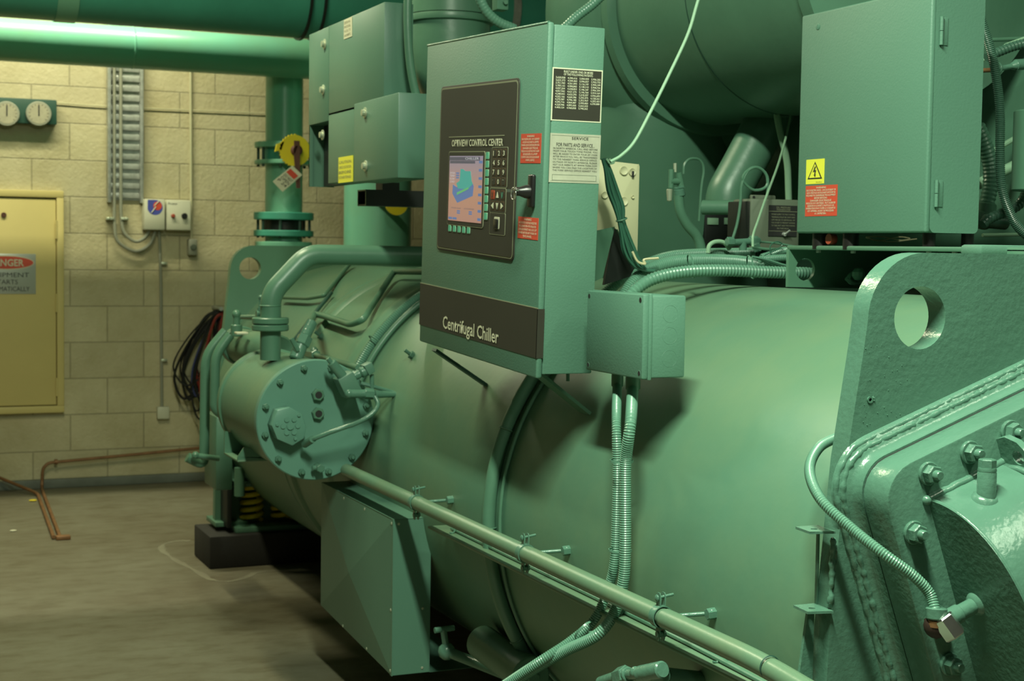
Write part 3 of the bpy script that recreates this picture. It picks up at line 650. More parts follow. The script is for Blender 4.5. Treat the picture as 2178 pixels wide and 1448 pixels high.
# ================================================================== second shell and compressor behind
t = thing('upper_vessel', (3.32, 4.4, .9), 'second larger green vessel standing behind the compressor and the tall cabinet', 'pressure vessel')
MB().lathe((3.32, 2.1, 1.62), (0, 1, 0), [(.62, 0), (.62, 4.9)], 96).build('shell', 'paint', t, sharp=2)
for y in (2.1, 7.0): MB().cyl((3.32, y-.02, 1.62), (3.32, y+.02, 1.62), .70, seg=64).build('end_plate', 'paint', t)
MB().box(2.75, 2.95, 2.1, 2.14, 0, 1.5).box(3.7, 3.9, 2.1, 2.14, 0, 1.5).box(2.75, 2.95, 6.96, 7.0, 0, 1.5).box(3.7, 3.9, 6.96, 7.0, 0, 1.5).build('leg', 'paint', t)
MX, MZ, MR = 2.406, 2.08, .343
t = thing('compressor', (MX, 4.0, MZ), 'big green compressor motor drum overhead with its flared volute casing', 'compressor')
MB().lathe((MX, 3.05, MZ), (0, 1, 0), [(0, 0), (MR, 0), (MR, .97)], 96).build('motor_drum', 'paint', t)
for y, r in ((3.60, MR+.002),): MB().lathe((MX, y, MZ), (0, 1, 0), [(r-.004, -.004), (r, 0), (r-.004, .004)], 96).build('drum_seam', 'darkgreen', t, sharp=2)
MB().lathe((MX, 3.04, MZ), (0, 1, 0), [(0, -.08), (.2, -.07), (MR*.9, -.02), (MR+.018, -.015), (MR+.018, .03), (MR, .035)], 96).build('motor_end', 'paint', t)
MB().lathe((MX, 4.0, MZ), (0, 1, 0), [(MR-.01, -.005), (MR+.028, 0), (MR+.032, .03), (MR+.02, .05), (MR+.03, .06), (MR+.07, .10), (MR+.10, .17), (MR+.10, .27), (MR+.05, .36), (.25, .42), (.2, .8), (0, .8)], 96).build('volute', 'paint', t)
# duct elbow dropping from the volute
P = fillet([(2.35, 4.25, 2.0), (2.30, 4.30, 1.62), (2.52, 4.35, 1.30), (2.58, 4.4, .9)], .3, 10)
MB().tube(P, [.26, .27] + [.27]*(len(P)-3) + [.25], 40).build('discharge_elbow', 'paint', t, sharp=1.5)
# lit slanting refrigerant line under the motor
P = [at(1672, 190, 'Y', 3.75), at(1628, 262, 'Y', 3.75), at(1585, 345, 'Y', 3.75), at(1548, 412, 'Y', 3.75), at(1545, 446, 'Y', 3.75)]
one(MB().tube(fillet(P, .1), .062, 32), 'refrigerant_line', 'paint', 'wide slanting green refrigerant pipe under the motor drum', 'pipe')
one(MB().tube([at(1495, 441, 'Y', 3.6), at(1600, 441, 'Y', 3.5)], .020, 20), 'cross_pipe', 'paint', 'short level green pipe crossing below the slanting refrigerant pipe', 'pipe')
one(MB().tube(fillet([at(1645, 190, 'Y', 3.62), at(1657, 275, 'Y', 3.6), at(1675, 340, 'Y', 3.6), at(1678, 440, 'Y', 3.6)], .04), .0095, 12), 'bent_tube', 'tube', 'shiny bent pale green tube dropping beside the tall cabinet', 'tube')
# suction pipe
cx = at(957, 100, 'Y', 4.6).x; rz = at(957, 30, 'Y', 4.47).z
t = thing('suction_pipe', (cx, 4.6, 1.25), 'wide vertical green suction pipe with a raised ring rising behind the control panel', 'pipe')
MB().tube(fillet([(cx, 4.6, 2.9), (cx, 4.6, 1.83), (cx+.45, 4.6, 1.83)], .20, 10), .129, 56).build('pipe', 'paint', t)
MB().lathe((cx, 4.6, rz), (0, 0, 1), [(.129, -.014), (.139, -.010), (.141, 0), (.139, .010), (.129, .014)], 56).build('ring', 'paint', t)
MB().cyl((cx, 4.6, rz+.014), (cx, 4.6, 2.9), .136, seg=56).build('upper_sleeve', 'paint', t)
one(MB().tube(smooth(PT([(872, -60), (867, 20), (870, 110), (880, 180), (897, 235), (925, 300)], 'Y', 4.2), 8), .0125, 14), 'smooth_conduit', 'paint', 'smooth green conduit bending down in front of the suction pipe', 'conduit')
one(MB().flexi(PT([(1012, -40), (1022, 0), (1038, 28), (1062, 48), (1095, 62)], 'Y', 3.9), .014, .009, .06, 14), 'flexible_conduit', 'flex', 'flexible green conduit disappearing behind the top left of the control panel', 'flexible conduit')
one(MB().flexi(PT([(1190, 70), (1226, 36), (1262, 8), (1300, -30)], 'Y', 3.6), .013, .008, .10, 14), 'flexible_conduit', 'flex', 'flexible green conduit rising behind the top right of the control panel', 'flexible conduit')
a = at(1052, -20, 'Y', 3.95); b = at(1076, 24, 'Y', 3.95)
m = MB().box(a.x, b.x, 3.93, 3.97, b.z, a.z+.2, .004); m.cyl((a.x+.022, 3.92, b.z+.02), (a.x+.022, 3.94, b.z+.02), .006, seg=10); one(m, 'pipe_clip', 'paint', 'small green square clip hanging at the top above the control panel', 'bracket')
# ================================================================== oil reservoir
RY = 4.35; c = at(672, 893, 'Y', RY); RC = V((c.x, RY, c.z)); RR = 129/F*(RM.transposed() @ (c-EYE)).z*-1
t = thing('oil_reservoir', (c.x, RY, c.z-RR), 'round green oil reservoir with a bolted sheen-tinted end cover left of the control panel', 'reservoir')
MB().lathe(RC, (0, 1, 0), [(RR*.955, .02), (RR*.955, .50), (RR*.99, .505), (RR*.99, .53), (RR*.8, .57), (0, .58)], 72).build('body', 'dusty', t)
MB().lathe(RC, (0, 1, 0), [(0, 0), (RR-.003, 0), (RR, .003), (RR, .028), (RR-.01, .030)], 72).build('end_cover', 'coversheen', t)
for k in range(12):
    a = math.radians(104 + 30*k); p = RC + V((RR*.885*math.cos(a), 0, RR*.885*math.sin(a))); y = V((0, -1, 0))
    b = MB().hexa(p, p + y*.011, .0105, random.random()).build('bolt', 'gloss', t)
    MB().cyl(p + y*.01, p + y*.020, .0055, seg=10, bev=.001).build('bolt_end', 'gloss', b)
q = [at(x, y, 'Y', RY-.05) for x, y in ((590, 872), (617, 866), (643, 881), (652, 908), (647, 932), (622, 948), (590, 934), (578, 905))]
pc = MB().prism(q, (0, .052, 0), bev=.003).build('pump_cover', 'coversheen', t)
cc = sum(q, V())/8
m = MB()
for k in range(6):
    a = k*PI/3; m.cyl(cc + V((.022*math.cos(a), .001, .022*math.sin(a))), cc + V((.022*math.cos(a), -.0035, .022*math.sin(a))), .0075, seg=12)
m.cyl(cc, cc + V((0, -.004, 0)), .011, seg=16)
for k in range(3): a = .9 + k*2*PI/3; m.cyl(cc + V((.040*math.cos(a), 0, .040*math.sin(a))), cc + V((.040*math.cos(a), -.005, .040*math.sin(a))), .005, seg=8)
m.build('cover_bosses', 'coversheen', pc)
for py in (840, 880):
    p = at(678, py, 'Y', RY-.018)
    b = MB().hexa(p + V((0, .018, 0)), p, .019, .3).build('threaded_port', 'paint', t)
    MB().cyl(p + V((0, -.0005, 0)), p + V((0, .004, 0)), .0108, seg=18).build('port_hole', 'ink', b)
p = at(680, 995, 'Y', RY-.03); MB().cyl(p + V((0, .03, 0)), p, .012, seg=14).hexa(p, p + V((0, -.014, 0)), .013).cyl(p - V((.022, -.005, 0)), p + V((.012, .005, 0)), .008, seg=12, bev=.002).build('drain_fitting', 'gloss', t)
# solenoid and fittings on the cover
s = thing('solenoid_valve', at(745, 820, 'Y', RY-.06), 'green solenoid valve block with pipes and a hose on the right of the reservoir cover', 'valve')
SYv = RY-.10
q = [at(x, y, 'Y', SYv) for x, y in ((719, 808), (751, 790), (772, 832), (738, 848))]
MB().prism(q, (0, .06, 0), bev=.003).build('valve_block', 'sheet', s)
MB().cyl(at(704, 770, 'Y', SYv+.02), at(738, 812, 'Y', SYv+.02), .015, seg=18, bev=.003).cyl(at(697, 762, 'Y', SYv+.02), at(706, 773, 'Y', SYv+.02), .007, seg=10).build('coil', 'gloss', s)
MB().cyl(at(752, 801, 'Y', SYv+.02), at(766, 794, 'Y', SYv+.02), .0135, seg=16, bev=.003).cyl(at(766, 794, 'Y', SYv+.02), at(790, 782, 'Y', SYv+.02), .0165, seg=18, bev=.004).build('bright_nuts', 'gloss', s)
q = [at(x, y, 'Y', SYv) for x, y in ((774, 778), (791, 770), (799, 789), (786, 799))]
MB().prism(q, (0, .04, 0), bev=.002).build('junction_block', 'sheet', s)
MB().cyl(at(791, 796, 'Y', SYv+.02), at(791, 832, 'Y', SYv+.02), .0065, seg=12).build('down_tube', 'gloss', s)
a = at(742, 837, 'Y', SYv-.01)
MB().sphere(a, .0135, 14).cyl(a, at(776, 837, 'Y', SYv-.01), .0125, seg=16).hexa(at(775, 837, 'Y', SYv-.01), at(795, 838, 'Y', SYv-.01), .0165).cyl(at(795, 838, 'Y', SYv-.01), at(841, 839, 'Y', SYv+.01), .0125, .008, seg=16).build('pipe_elbow', 'gloss', s)
MB().tube(smooth([at(768, 815, 'Y', SYv+.03), at(798, 823, 'Y', SYv+.02), at(832, 833, 'Y', SYv+.02), at(843, 839, 'Y', SYv+.01)], 5), .006, 10).build('return_tube', 'gloss', s)
P = [at(797, 843, 'Y', SYv-.02), at(804, 858, 'Y', SYv-.03), at(797, 874, 'Y', SYv-.04), at(777, 890, 'Y', SYv-.04), at(752, 902, 'Y', SYv-.03), at(734, 908, 'Y', SYv-.02), at(700, 920, 'Y', SYv-.01), at(668, 933, 'Y', SYv+.01), at(650, 943, 'Y', RY-.045)]
MB().tube(smooth(P, 6), .0070, 12).cyl(at(665, 934, 'Y', SYv+.01), at(648, 945, 'Y', RY-.045), .011, seg=12).build('hose', 'gloss', s)
# saddle bracket below the reservoir
m = MB(); p1 = at(493, 920, 'Y', 4.78); p2 = at(545, 995, 'Y', 4.55)
t3 = thing('reservoir_saddle', (1.18, 4.6, .60), 'green U shaped saddle bracket under the left of the oil reservoir', 'bracket')
zt = RC.z - .08; zb_ = at(520, 975, 'Y', 4.65).z
MB().prism([V((1.10, 4.80, zb_)), V((1.34, 4.80, zb_)), V((1.34, 4.80, RC.z-.14)), V((1.10, 4.80, zt))], (0, .008, 0)).build('rear_web', 'paint', t3)
MB().prism([V((1.10, 4.62, zb_)), V((1.34, 4.62, zb_)), V((1.34, 4.62, RC.z-.16)), V((1.12, 4.62, zt-.03)), V((1.10, 4.62, zt-.06))], (0, .008, 0)).build('front_web', 'paint', t3)
MB().box(1.10, 1.45, 4.62, 4.81, zb_-.006, zb_, .001).build('base', 'dusty', t3)
# ---- pipes around the reservoir
ZZ = lambda px, py, y: at(px, py, 'Y', y)
t = thing('oil_line', ZZ(575, 750, 4.6), 'thick green flanged pipe rising from the oil reservoir and running behind the control panel', 'pipe')
P = [ZZ(575, 765, 4.6), ZZ(576, 624, 4.6), ZZ(655, 541, 4.6), ZZ(960, 546, 4.6)]
MB().tube(fillet(P, .04, 10), .0318, 28).build('pipe', 'paint', t, sharp=1.2)
fz0 = ZZ(575, 703, 4.6).z; fz1 = ZZ(575, 675, 4.6).z; fx = ZZ(575, 690, 4.6).x; fm = (fz0+fz1)/2
MB().cyl((fx, 4.6, fz0), (fx, 4.6, fm-.001), .0565, seg=40, bev=.003).build('flange', 'paint', t)
MB().cyl((fx, 4.6, fm+.001), (fx, 4.6, fz1), .0565, seg=40, bev=.003).build('flange', 'paint', t)
m = MB()
for zc in (ZZ(575, 650, 4.6), ):
    m.lathe((fx, 4.6, zc.z), (0, 0, 1), [(.0318, -.003), (.034, 0), (.0318, .003)], 28)
m.build('solder_ring', 'paint', t)
def line(name, P, r, lab, cat='pipe', m='paint', fil=.03, seg=14):
    return one(MB().tube(fillet(P, fil), r, seg), name, m, lab, cat)
line('copper_line', SHP([(960, 578), (838, 577), (772, 680), (745, 690), (690, 672), (668, 668)], .035) + [ZZ(655, 700, 4.62), ZZ(640, 745, 4.55)], .0115, 'zigzag green tube on the shell between reservoir and control panel')
t4 = thing('angle_valve', ZZ(636, 748, 4.52), 'short slanting green fitting with a hex nut on top of the reservoir', 'fitting')
MB().cyl(ZZ(628, 765, 4.52), ZZ(645, 722, 4.54), .021, seg=18, bev=.004).hexa(ZZ(641, 735, 4.53), ZZ(650, 715, 4.54), .024).build('body', 'gloss', t4)
MB().cyl(ZZ(648, 716, 4.54), ZZ(664, 684, 4.56), .0175, seg=18, bev=.003).build('neck', 'gloss', t4)
MB().cyl(ZZ(620, 720, 4.5), ZZ(634, 745, 4.5), .007, seg=8).build('handle', 'gloss', t4)
line('thin_tube', SHP([(748, 556), (690, 628), (655, 634), (600, 632)], .028), .0085, 'thin green tube angling over the shell behind the thick oil pipe', 'tube', 'paint', .02)
line('dark_tube', SHP([(705, 622), (668, 668), (625, 725), (596, 760)], .02), .0075, 'thin dark tube slanting down behind the flanged pipe', 'tube', 'darkgreen', .02)
line('thin_tube', [sh(664, 752, .03), sh(700, 764, .05), ZZ(762, 782, 4.32)], .0095, 'short level green tube running behind the solenoid valve', 'tube', 'paint', .02)
one(MB().hexa(sh(655, 752, .02), sh(672, 754, .035), .017).sphere(sh(668, 745, .03), .014, 10), 'tube_nut', 'gloss', 'hex nut at the left end of the short level tube', 'nut')
# ---- smaller drum behind the reservoir, left pipes
t = thing('oil_filter', ZZ(515, 735, 5.1), 'small green horizontal filter drum behind the oil reservoir', 'filter')
a = ZZ(512, 735, 5.35); b = V((a.x+.03, 4.95, a.z))
MB().cyl(a, b, .062, seg=36, bev=.006).build('drum', 'dusty', t)
MB().cyl(a - (b-a).normalized()*.02, a + (b-a).normalized()*.02, .070, seg=36, bev=.004).build('end_ring', 'paint', t)
q = at(528, 730, 'Y', 5.0); 
MB().box(q.x-.02, q.x+.02, 5.08, 5.12, a.z+.056, a.z+.064, .002).build('paper_label', 'pale', t)
m = MB().cyl(ZZ(503, 715, 5.2), ZZ(503, 690, 5.2), .020, seg=14, bev=.003).cyl(ZZ(503, 692, 5.2), ZZ(503, 668, 5.2), .012, seg=12).sphere(ZZ(503, 668, 5.2), .016, 12).cyl(ZZ(503, 673, 5.2), ZZ(545, 677, 5.2), .008, seg=10)
one(m, 'stop_valve', 'paint', 'small green stop valve on top of the filter drum', 'valve')
m = MB().cyl(ZZ(553, 680, 4.75), ZZ(553, 655, 4.75), .009, seg=10).cyl(ZZ(553, 656, 4.75), ZZ(555, 632, 4.75), .0055, seg=8).sphere(ZZ(555, 632, 4.75), .009, 10).cyl(ZZ(545, 668, 4.75), ZZ(562, 668, 4.75), .012, seg=12).cyl(ZZ(515, 674, 4.9), ZZ(553, 674, 4.75), .0075, seg=10)
one(m, 'service_valve', 'gloss', 'slim green service valve standing left of the thick oil pipe', 'valve')
line('left_loop_pipe', PT([(480, 704), (437, 755), (434, 990), (398, 972)], 'Y', 5.3) , .0175, 'outer green pipe looping down at the far left of the machine', 'pipe', 'paint', .07, 18)
line('left_loop_pipe', PT([(490, 712), (458, 755), (456, 868), (470, 880)], 'Y', 5.15), .0165, 'inner green pipe bending down beside the reservoir', 'pipe', 'paint', .07, 18)
m = MB(); a = ZZ(457, 885, 5.6); b = ZZ(492, 1040, 5.6); m.box(a.x, b.x, 5.58, 5.78, b.z, a.z, .006); one(m, 'support_column', 'paint', 'square green support column below the left loop pipes', 'column')
one(MB().cyl(ZZ(410, 968, 5.25), ZZ(466, 975, 5.25), .010, seg=12).sphere(ZZ(416, 968, 5.25), .014, 10), 'drain_valve', 'paint', 'small green drain valve near the floor at the far left pipes', 'valve')
# ================================================================== far foot: inertia block and spring isolator
cb = at(446, 1211, 'Z', 0)
one(MB().box(cb.x, 2.75, cb.y, cb.y+.31, 0, .137, .006), 'plinth_block', 'block', 'long black concrete plinth block on the floor under the far end of the machine', 'plinth')
one(MB().box(1.36, 2.75, 1.86, 2.17, 0, .137, .006), 'plinth_block', 'block', 'black concrete plinth block under the near end of the machine', 'plinth') if False else None
t = thing('spring_isolator', (1.62, cb.y+.14, .137), 'spring isolator with yellow coil springs on the black plinth block', 'spring isolator')
a = at(478, 1105, 'Y', cb.y+.05)
MB().box(1.49, 1.86, cb.y+.04, cb.y+.26, .137, .160, .003).build('base_plate', 'paint', t)
MB().box(1.49, 1.80, cb.y+.06, cb.y+.24, .330, .350, .003).build('top_plate', 'paint', t)
for x, mm in ((1.585, 'vyellow'), (1.72, 'vyellow')):
    P = [V((x + .042*math.cos(k*.35), cb.y+.15 + .042*math.sin(k*.35), .170 + k*.00175)) for k in range(92)]
    MB().tube(P, .0105, 8).build('coil_spring', mm, t)
MB().box(1.455, 1.475, cb.y+.05, cb.y+.2, .16, .42, .002).build('side_plate', 'dark', t)
MB().cyl((1.50, cb.y+.02, .30), (1.50, cb.y+.02, .42), .022, seg=14).build('adjuster', 'paint', t)
# ================================================================== sheet metal guard box
GX, GYn, GYf = 1.36, 3.90, 4.59
zt_, zb1, zb2 = .612, .178, .222
t = thing('guard_box', (GX+.08, 4.25, .178), 'folded green sheet metal guard box with cross broken side below the reservoir', 'guard')
tb = bmesh.new()
c = [V((GX, GYf, zb2)), V((GX, GYn, zb1)), V((GX, GYn, zt_)), V((GX, GYf, zt_))]
mid = V((GX-.022, GYf-.36, .40)); vs = [tb.verts.new(p) for p in c]; mv = tb.verts.new(mid)
for i in range(4): tb.faces.new([vs[i], vs[(i+1) % 4], mv])
bmesh.ops.recalc_face_normals(tb, faces=tb.faces[:])
m = MB()._add(tb); m.build('cross_broken_side', 'sheet', t, sharp=.005)
MB().box(GX+.0005, 1.47, GYn, GYn+.0015, zb1, zt_-.001).build('end_panel', 'sheet', t)
MB().prism([V((GX-.001, GYn-.001, zt_)), V((1.452, GYn-.001, zt_)), V((1.46, GYf, zt_)), V((GX-.001, GYf, zt_))], (0, 0, .0015)).build('top_panel', 'sheet', t)
MB().prism([V((GX, GYn, zb1)), V((1.6, GYn, zb1)), V((1.6, GYf, zb2)), V((GX, GYf, zb2))], (0, 0, .0015)).build('bottom_panel', 'sheet', t)
MB().box(GX-.0012, GX+.0008, GYn-.001, GYn+.014, zb1, zt_).build('corner_flange', 'sheet', t)
for y, z in ((GYn+.012, zb1+.012), (GYn+.012, .36), (GYn+.012, zt_-.012), (GYn+.25, zt_-.012), (GYn+.45, zt_-.012), (GYn+.22, .20), (GYn+.45, .212)):
    MB().sphere((GX-.001, y, z), .0045, 8, (.5, 1, 1)).build('screw', 'zinc', t)
for x, z in ((1.448, zb1+.015), (1.375, zt_-.012), (1.448, .36)): MB().sphere((x, GYn-.001, z), .004, 8, (1, .5, 1)).build('screw', 'zinc', t)
# ================================================================== ledge, long pipe, thin tube, clamps
t = thing('support_ledge', (1.42, 3, .58), 'long narrow green angle iron ledge along the side of the shell', 'ledge')
z0 = .6285
MB().box(1.385, 1.448, 2.02, 3.70, z0-.006, z0, .001).build('flange', 'olive', t)
LX, LZ, LR = 1.36, .6885, .0188
t = thing('long_pipe', (LX, 3, LZ), 'long straight green pipe held by clamps along the shell above the ledge', 'pipe')
MB().cyl((LX, 2.412, LZ), (LX, 4.33, LZ), LR, seg=32).build('pipe', 'olive', t)
P = fillet([(LX, 2.39, LZ), (LX, 2.07, LZ), (LX+.012, 1.90, LZ-.020), (LX+.02, 1.2, LZ-.06)], .1)
MB().tube(P, LR, 32).build('pipe_end_run', 'olive', t)
MB().lathe((LX, 2.05, LZ), (0, 1, 0), [(LR-.001, -.0015), (LR+.0008, 0), (LR-.001, .0015)], 32).build('joint_ring', 'darkgreen', t)
MB().cyl((LX, 2.36, LZ), (LX, 2.44, LZ), LR-.0022, seg=32).build('neck', 'olive', t)
for px, lab in ((868, 'farthest of the four'), (1122, 'middle'), (1488, 'nearest')):
    pass
CL = [(3.72, 'far pipe clamp with wing screw, just right of the reservoir cover'), (3.02, 'middle pipe clamp with wing screw, left of the hanging conduits'), (2.41, 'near pipe clamp with wing screw, right of the hanging conduits')]
for y, lab in CL:
    t = thing('pipe_clamp', (LX, y, LZ-.02), lab, 'clamp', 'clamps on the long pipe')
    MB().lathe((LX, y-.009, LZ), (0, 1, 0), [(LR+.0005, 0), (LR+.0025, 0), (LR+.0025, .018), (LR+.0005, .018)], 32).build('strap', 'gloss', t)
    for s_ in (1, -1):
        m = MB(); q = [(-.007, LR-.002), (.007, LR-.002), (.0075, LR+.020), (.004, LR+.026), (-.004, LR+.026), (-.0075, LR+.020)]
        for dx in (-.006, .004): m.prism([V((LX+dx, y+a, LZ + s_*b)) for a, b in q], (.002, 0, 0))
        m.build('ear', 'gloss', t)
    zt2 = LZ + LR + .016
    MB().sphere((LX-.009, y, zt2), .0068, 12, (.5, 1, 1)).cyl((LX-.008, y, zt2), (LX+.022, y-.006, zt2+.006), .0028, seg=10).build('ear_bolt', 'gloss', t)
    MB().cyl((LX-.008, y, LZ-LR-.014), (LX+.010, y, LZ-LR-.014), .006, seg=10).build('lower_bolt', 'gloss', t)
    yy = y-.055; sx = SX - math.sqrt(SR*SR - (LZ+.004-SZ)**2)
    MB().cyl((LX+.012, y-.02, LZ+.004), (sx+.01, yy, LZ+.012), .0042, seg=12).sphere((sx-.006, yy, LZ+.012), .010, 10).hexa((sx-.016, yy, LZ+.011), (sx+.004, yy, LZ+.012), .011).build('standoff_rod', 'gloss', t)
line('thin_tube', [V((1.422, 3.62, z0+.006)), V((1.422, 2.75, z0+.006)), V((1.418, 2.40, z0+.006)), V((1.40, 1.9, z0+.004)), V((1.39, 1.3, z0-.02))], .0052, 'thin green tube lying on the ledge under the long pipe', 'tube', 'paint', .02, 10)
for y, lab in ((2.29, 'near'), (2.66, 'middle'), (3.58, 'far')):
    one(MB().tube([V((1.422 + .008*math.cos(a_*PI/6), y, z0+.006 + .008*math.sin(a_*PI/6))) for a_ in range(-1, 7)] + [V((1.408, y, z0+.001)), V((1.400, y, z0+.003))], .0022, 8), 'tube_clip', 'gloss', 'small %s clip holding the thin tube to the ledge' % lab, 'clip')
# ---- circumferential hose around the shell, with thin cable beside it
def around(y, off, a0, a1, n=60, dy=0.0):
    return [V((SX - (SR+off)*math.cos(math.radians(a0 + (a1-a0)*k/n)), y + dy*k/n, SZ + (SR+off)*math.sin(math.radians(a0 + (a1-a0)*k/n)))) for k in range(n+1)]
one(MB().tube(around(3.38, .017, 62, -48), .0165, 16), 'curved_hose', 'paint', 'fat smooth hose following the curve of the shell below the control panel', 'hose')
one(MB().tube(around(3.335, .006, 62, -56), .0045, 8), 'curved_cable', 'paint', 'thin cable beside the fat curved hose on the shell', 'cable')
for a in (-1.5, -30, 22):
    p = around(3.38, .017, a, a+1, 1)[0]; n = V((p.x-SX, 0, p.z-SZ)).normalized(); tg = V((-n.z, 0, n.x))
    one(MB().lathe(p, tg, [(.018, -.002), (.0195, 0), (.018, .002)], 20), 'cable_tie', 'paint', {-1.5: 'cable tie round the curved hose just above the long pipe', -30: 'cable tie round the curved hose below the ledge', 22: 'cable tie round the curved hose near the panel strut'}[a], 'cable tie')
# corrugated + smooth pair left of panel
one(MB().flexi(around(4.62, .020, 68, 16, 24), .0155, .007, .10, 14), 'flexible_conduit', 'flex', 'ribbed conduit curving over the shell left of the control panel', 'flexible conduit')
one(MB().tube(around(4.57, .012, 68, 12, 40), .0105, 12), 'curved_pipe', 'paint', 'smooth tube curving over the shell beside the ribbed conduit left of the control panel', 'tube')
p = around(4.60, .020, 37, 38, 1)[0]; n = V((p.x-SX, 0, p.z-SZ)).normalized(); tg = V((-n.z, 0, n.x))
one(MB().lathe(p, tg, [(.029, -.002), (.031, 0), (.029, .002)], 20), 'cable_tie', 'paint', 'cable tie binding ribbed conduit and smooth tube left of the panel', 'cable tie')
# ---- bottom: small drum and valves
t = thing('strainer', at(1060, 1385, 'X', 1.50), 'short dim green drum in the shadow under the curved hose', 'strainer')
a = at(1025, 1365, 'Y', 3.6); b = at(1090, 1400, 'Y', 3.3)
MB().cyl(V((a.x, 3.6, a.z)), V((a.x, 3.32, a.z-.01)), .045, seg=28, bev=.006).build('drum', 'paint', t)
MB().cyl(V((a.x, 3.33, a.z-.01)), V((a.x, 3.29, a.z-.01)), .050, seg=28, bev=.003).hexa(V((a.x, 3.3, a.z-.01)), V((a.x, 3.27, a.z-.01)), .018).build('cap', 'paint', t)
c = at(950, 1385, 'Y', 3.75)
one(MB().cyl(c, c + V((.10, -.16, -.03)), .014, seg=14).sphere(c, .024, 12).cyl(c + V((0, 0, .0)), c + V((-.01, 0, .06)), .009, seg=10).cyl(c + V((-.035, 0, .06)), c + V((.02, 0, .062)), .008, seg=10), 'drain_valve', 'gloss', 'green drain valve in the shadow beside the guard box', 'valve')
t = thing('relief_fitting', at(1350, 1440, 'X', 1.34), 'green threaded fitting poking up at the bottom edge below the ledge', 'fitting')
a = at(1278, 1452, 'X', 1.34); b = at(1338, 1434, 'X', 1.34); c_ = at(1372, 1432, 'X', 1.34); d_ = at(1425, 1448, 'X', 1.36)
MB().cyl(a, b, .0125, .0145, seg=18, bev=.002).build('nozzle', 'gloss', t)
MB().hexa(at(1316, 1440, 'X', 1.34), at(1334, 1434, 'X', 1.34), .0185).build('hex_collar', 'gloss', t)
MB().cyl(b, c_, .0105, seg=16).sphere(at(1352, 1430, 'X', 1.34), .012, 12).build('neck', 'gloss', t)
MB().cyl(at(1362, 1434, 'X', 1.34), at(1410, 1424, 'X', 1.35), .0165, seg=18, bev=.003).sphere(at(1405, 1436, 'X', 1.36), .021, 14).cyl(at(1405, 1436, 'X', 1.36), at(1405, 1436, 'X', 1.36) + V((.13, .02, -.03)), .016, seg=18).build('elbow', 'gloss', t)
# ================================================================== junction box
JX, JY0, JY1, JZ0, JZ1 = 1.42, 2.612, 2.858, 1.1058, 1.2718
t = thing('junction_box', (JX+.04, 2.62, JZ0), 'square green junction box with four corner screws in front of the shell', 'junction box')
MB().box(JX+.016, JX+.098, JY0+.002, JY1-.002, JZ0+.002, JZ1-.002, .004).build('body', 'cabinet', t)
b = MB().box(JX, JX+.014, JY0, JY1, JZ0, JZ1, .0035).build('lid', 'cabinet', t)
MB().box(JX+.013, JX+.021, JY0-.0018, JY1+.0018, JZ0-.0018, JZ1+.0018, .002).build('lid_rim', 'cabinet', t)
for y in (JY0+.011, JY1-.011):
    for z in (JZ0+.011, JZ1-.011):
        MB().cyl((JX-.0006, y, z), (JX+.003, y, z), .0045, seg=12).build('screw_hole', 'ink', b)
        MB().lathe((JX, y, z), (-1, 0, 0), [(.0047, 0), (.0058, .0003), (.0062, 0)], 14).build('hole_rim', 'cabinet', b)
for z in (JZ0+.040, JZ0+.085, JZ0+.128):
    MB().lathe((JX+.062, JY0+.002, z), (0, -1, 0), [(.0165, 0), (.0167, .0003), (.0169, 0)], 28).build('knockout_ring', 'cabinet', t)
for i, (yy, r) in enumerate(((2.655, .0125), (2.575, .0150))):
    yy = at((1313, 1346)[i], 822, 'X', JX+.045).y
    MB().cyl((JX+.045, yy, JZ0+.003), (JX+.045, yy, JZ0-.032), r, seg=20, bev=.002).build('gland', 'paint', t)
Ja = at(1313, 835, 'Y', 2.655); Jb = at(1346, 845, 'Y', 2.575)
G1, G2 = [V((JX+.045, at(q, 822, 'X', JX+.045).y, JZ0-.028)) for q in (1313, 1346)]
CX = 1.408
P = [G1, at(1311, 900, 'X', CX), at(1313, 1000, 'X', CX), at(1311, 1100, 'X', CX), at(1306, 1200, 'X', CX), at(1290, 1262, 'X', CX-.006), at(1262, 1320, 'X', CX-.030), at(1215, 1362, 'X', CX-.07), at(1150, 1405, 'X', CX-.13), at(1075, 1455, 'X', CX-.18), at(1010, 1500, 'X', CX-.22)]
one(MB().flexi(P, .0102, .0046, .13, 14), 'flexible_conduit', 'flex', 'left and thinner of two ribbed conduits hanging from the junction box', 'flexible conduit')
P = [G2, at(1341, 900, 'X', CX-.004), at(1331, 980, 'X', CX-.006), at(1330, 1060, 'X', CX-.006), at(1330, 1160, 'X', CX-.006), at(1326, 1235, 'X', CX-.006), at(1308, 1300, 'X', CX-.015), at(1270, 1350, 'X', CX-.05), at(1200, 1385, 'X', CX-.09), at(1120, 1432, 'X', CX-.14), at(1040, 1490, 'X', CX-.19)]
one(MB().flexi(P, .0120, .0046, .12, 16), 'flexible_conduit', 'flex', 'right and thicker of two ribbed conduits hanging from the junction box', 'flexible conduit')
for (px, py, r, q, lab) in ((1322, 980, .0235, 0, 'cable tie binding the two hanging conduits on the shell'), (1319, 1170, .0235, 0, 'cable tie binding the two hanging conduits just above the long pipe'), (1244, 1340, .026, 1, 'cable tie binding the two conduits below the ledge')):
    c = at(px, py, 'X', CX-.003 if not q else CX-.05); ax = V((0, 0, 1)) if not q else V((-.3, .6, .5))
    one(MB().lathe(c, ax, [(r-.0015, -.0022), (r, -.0022), (r, .0022), (r-.0015, .0022)], 24).box(c.x-.004, c.x+.004, c.y-r-.006, c.y-r+.002, c.z-.003, c.z+.004), 'cable_tie', 'flex', lab, 'cable tie')
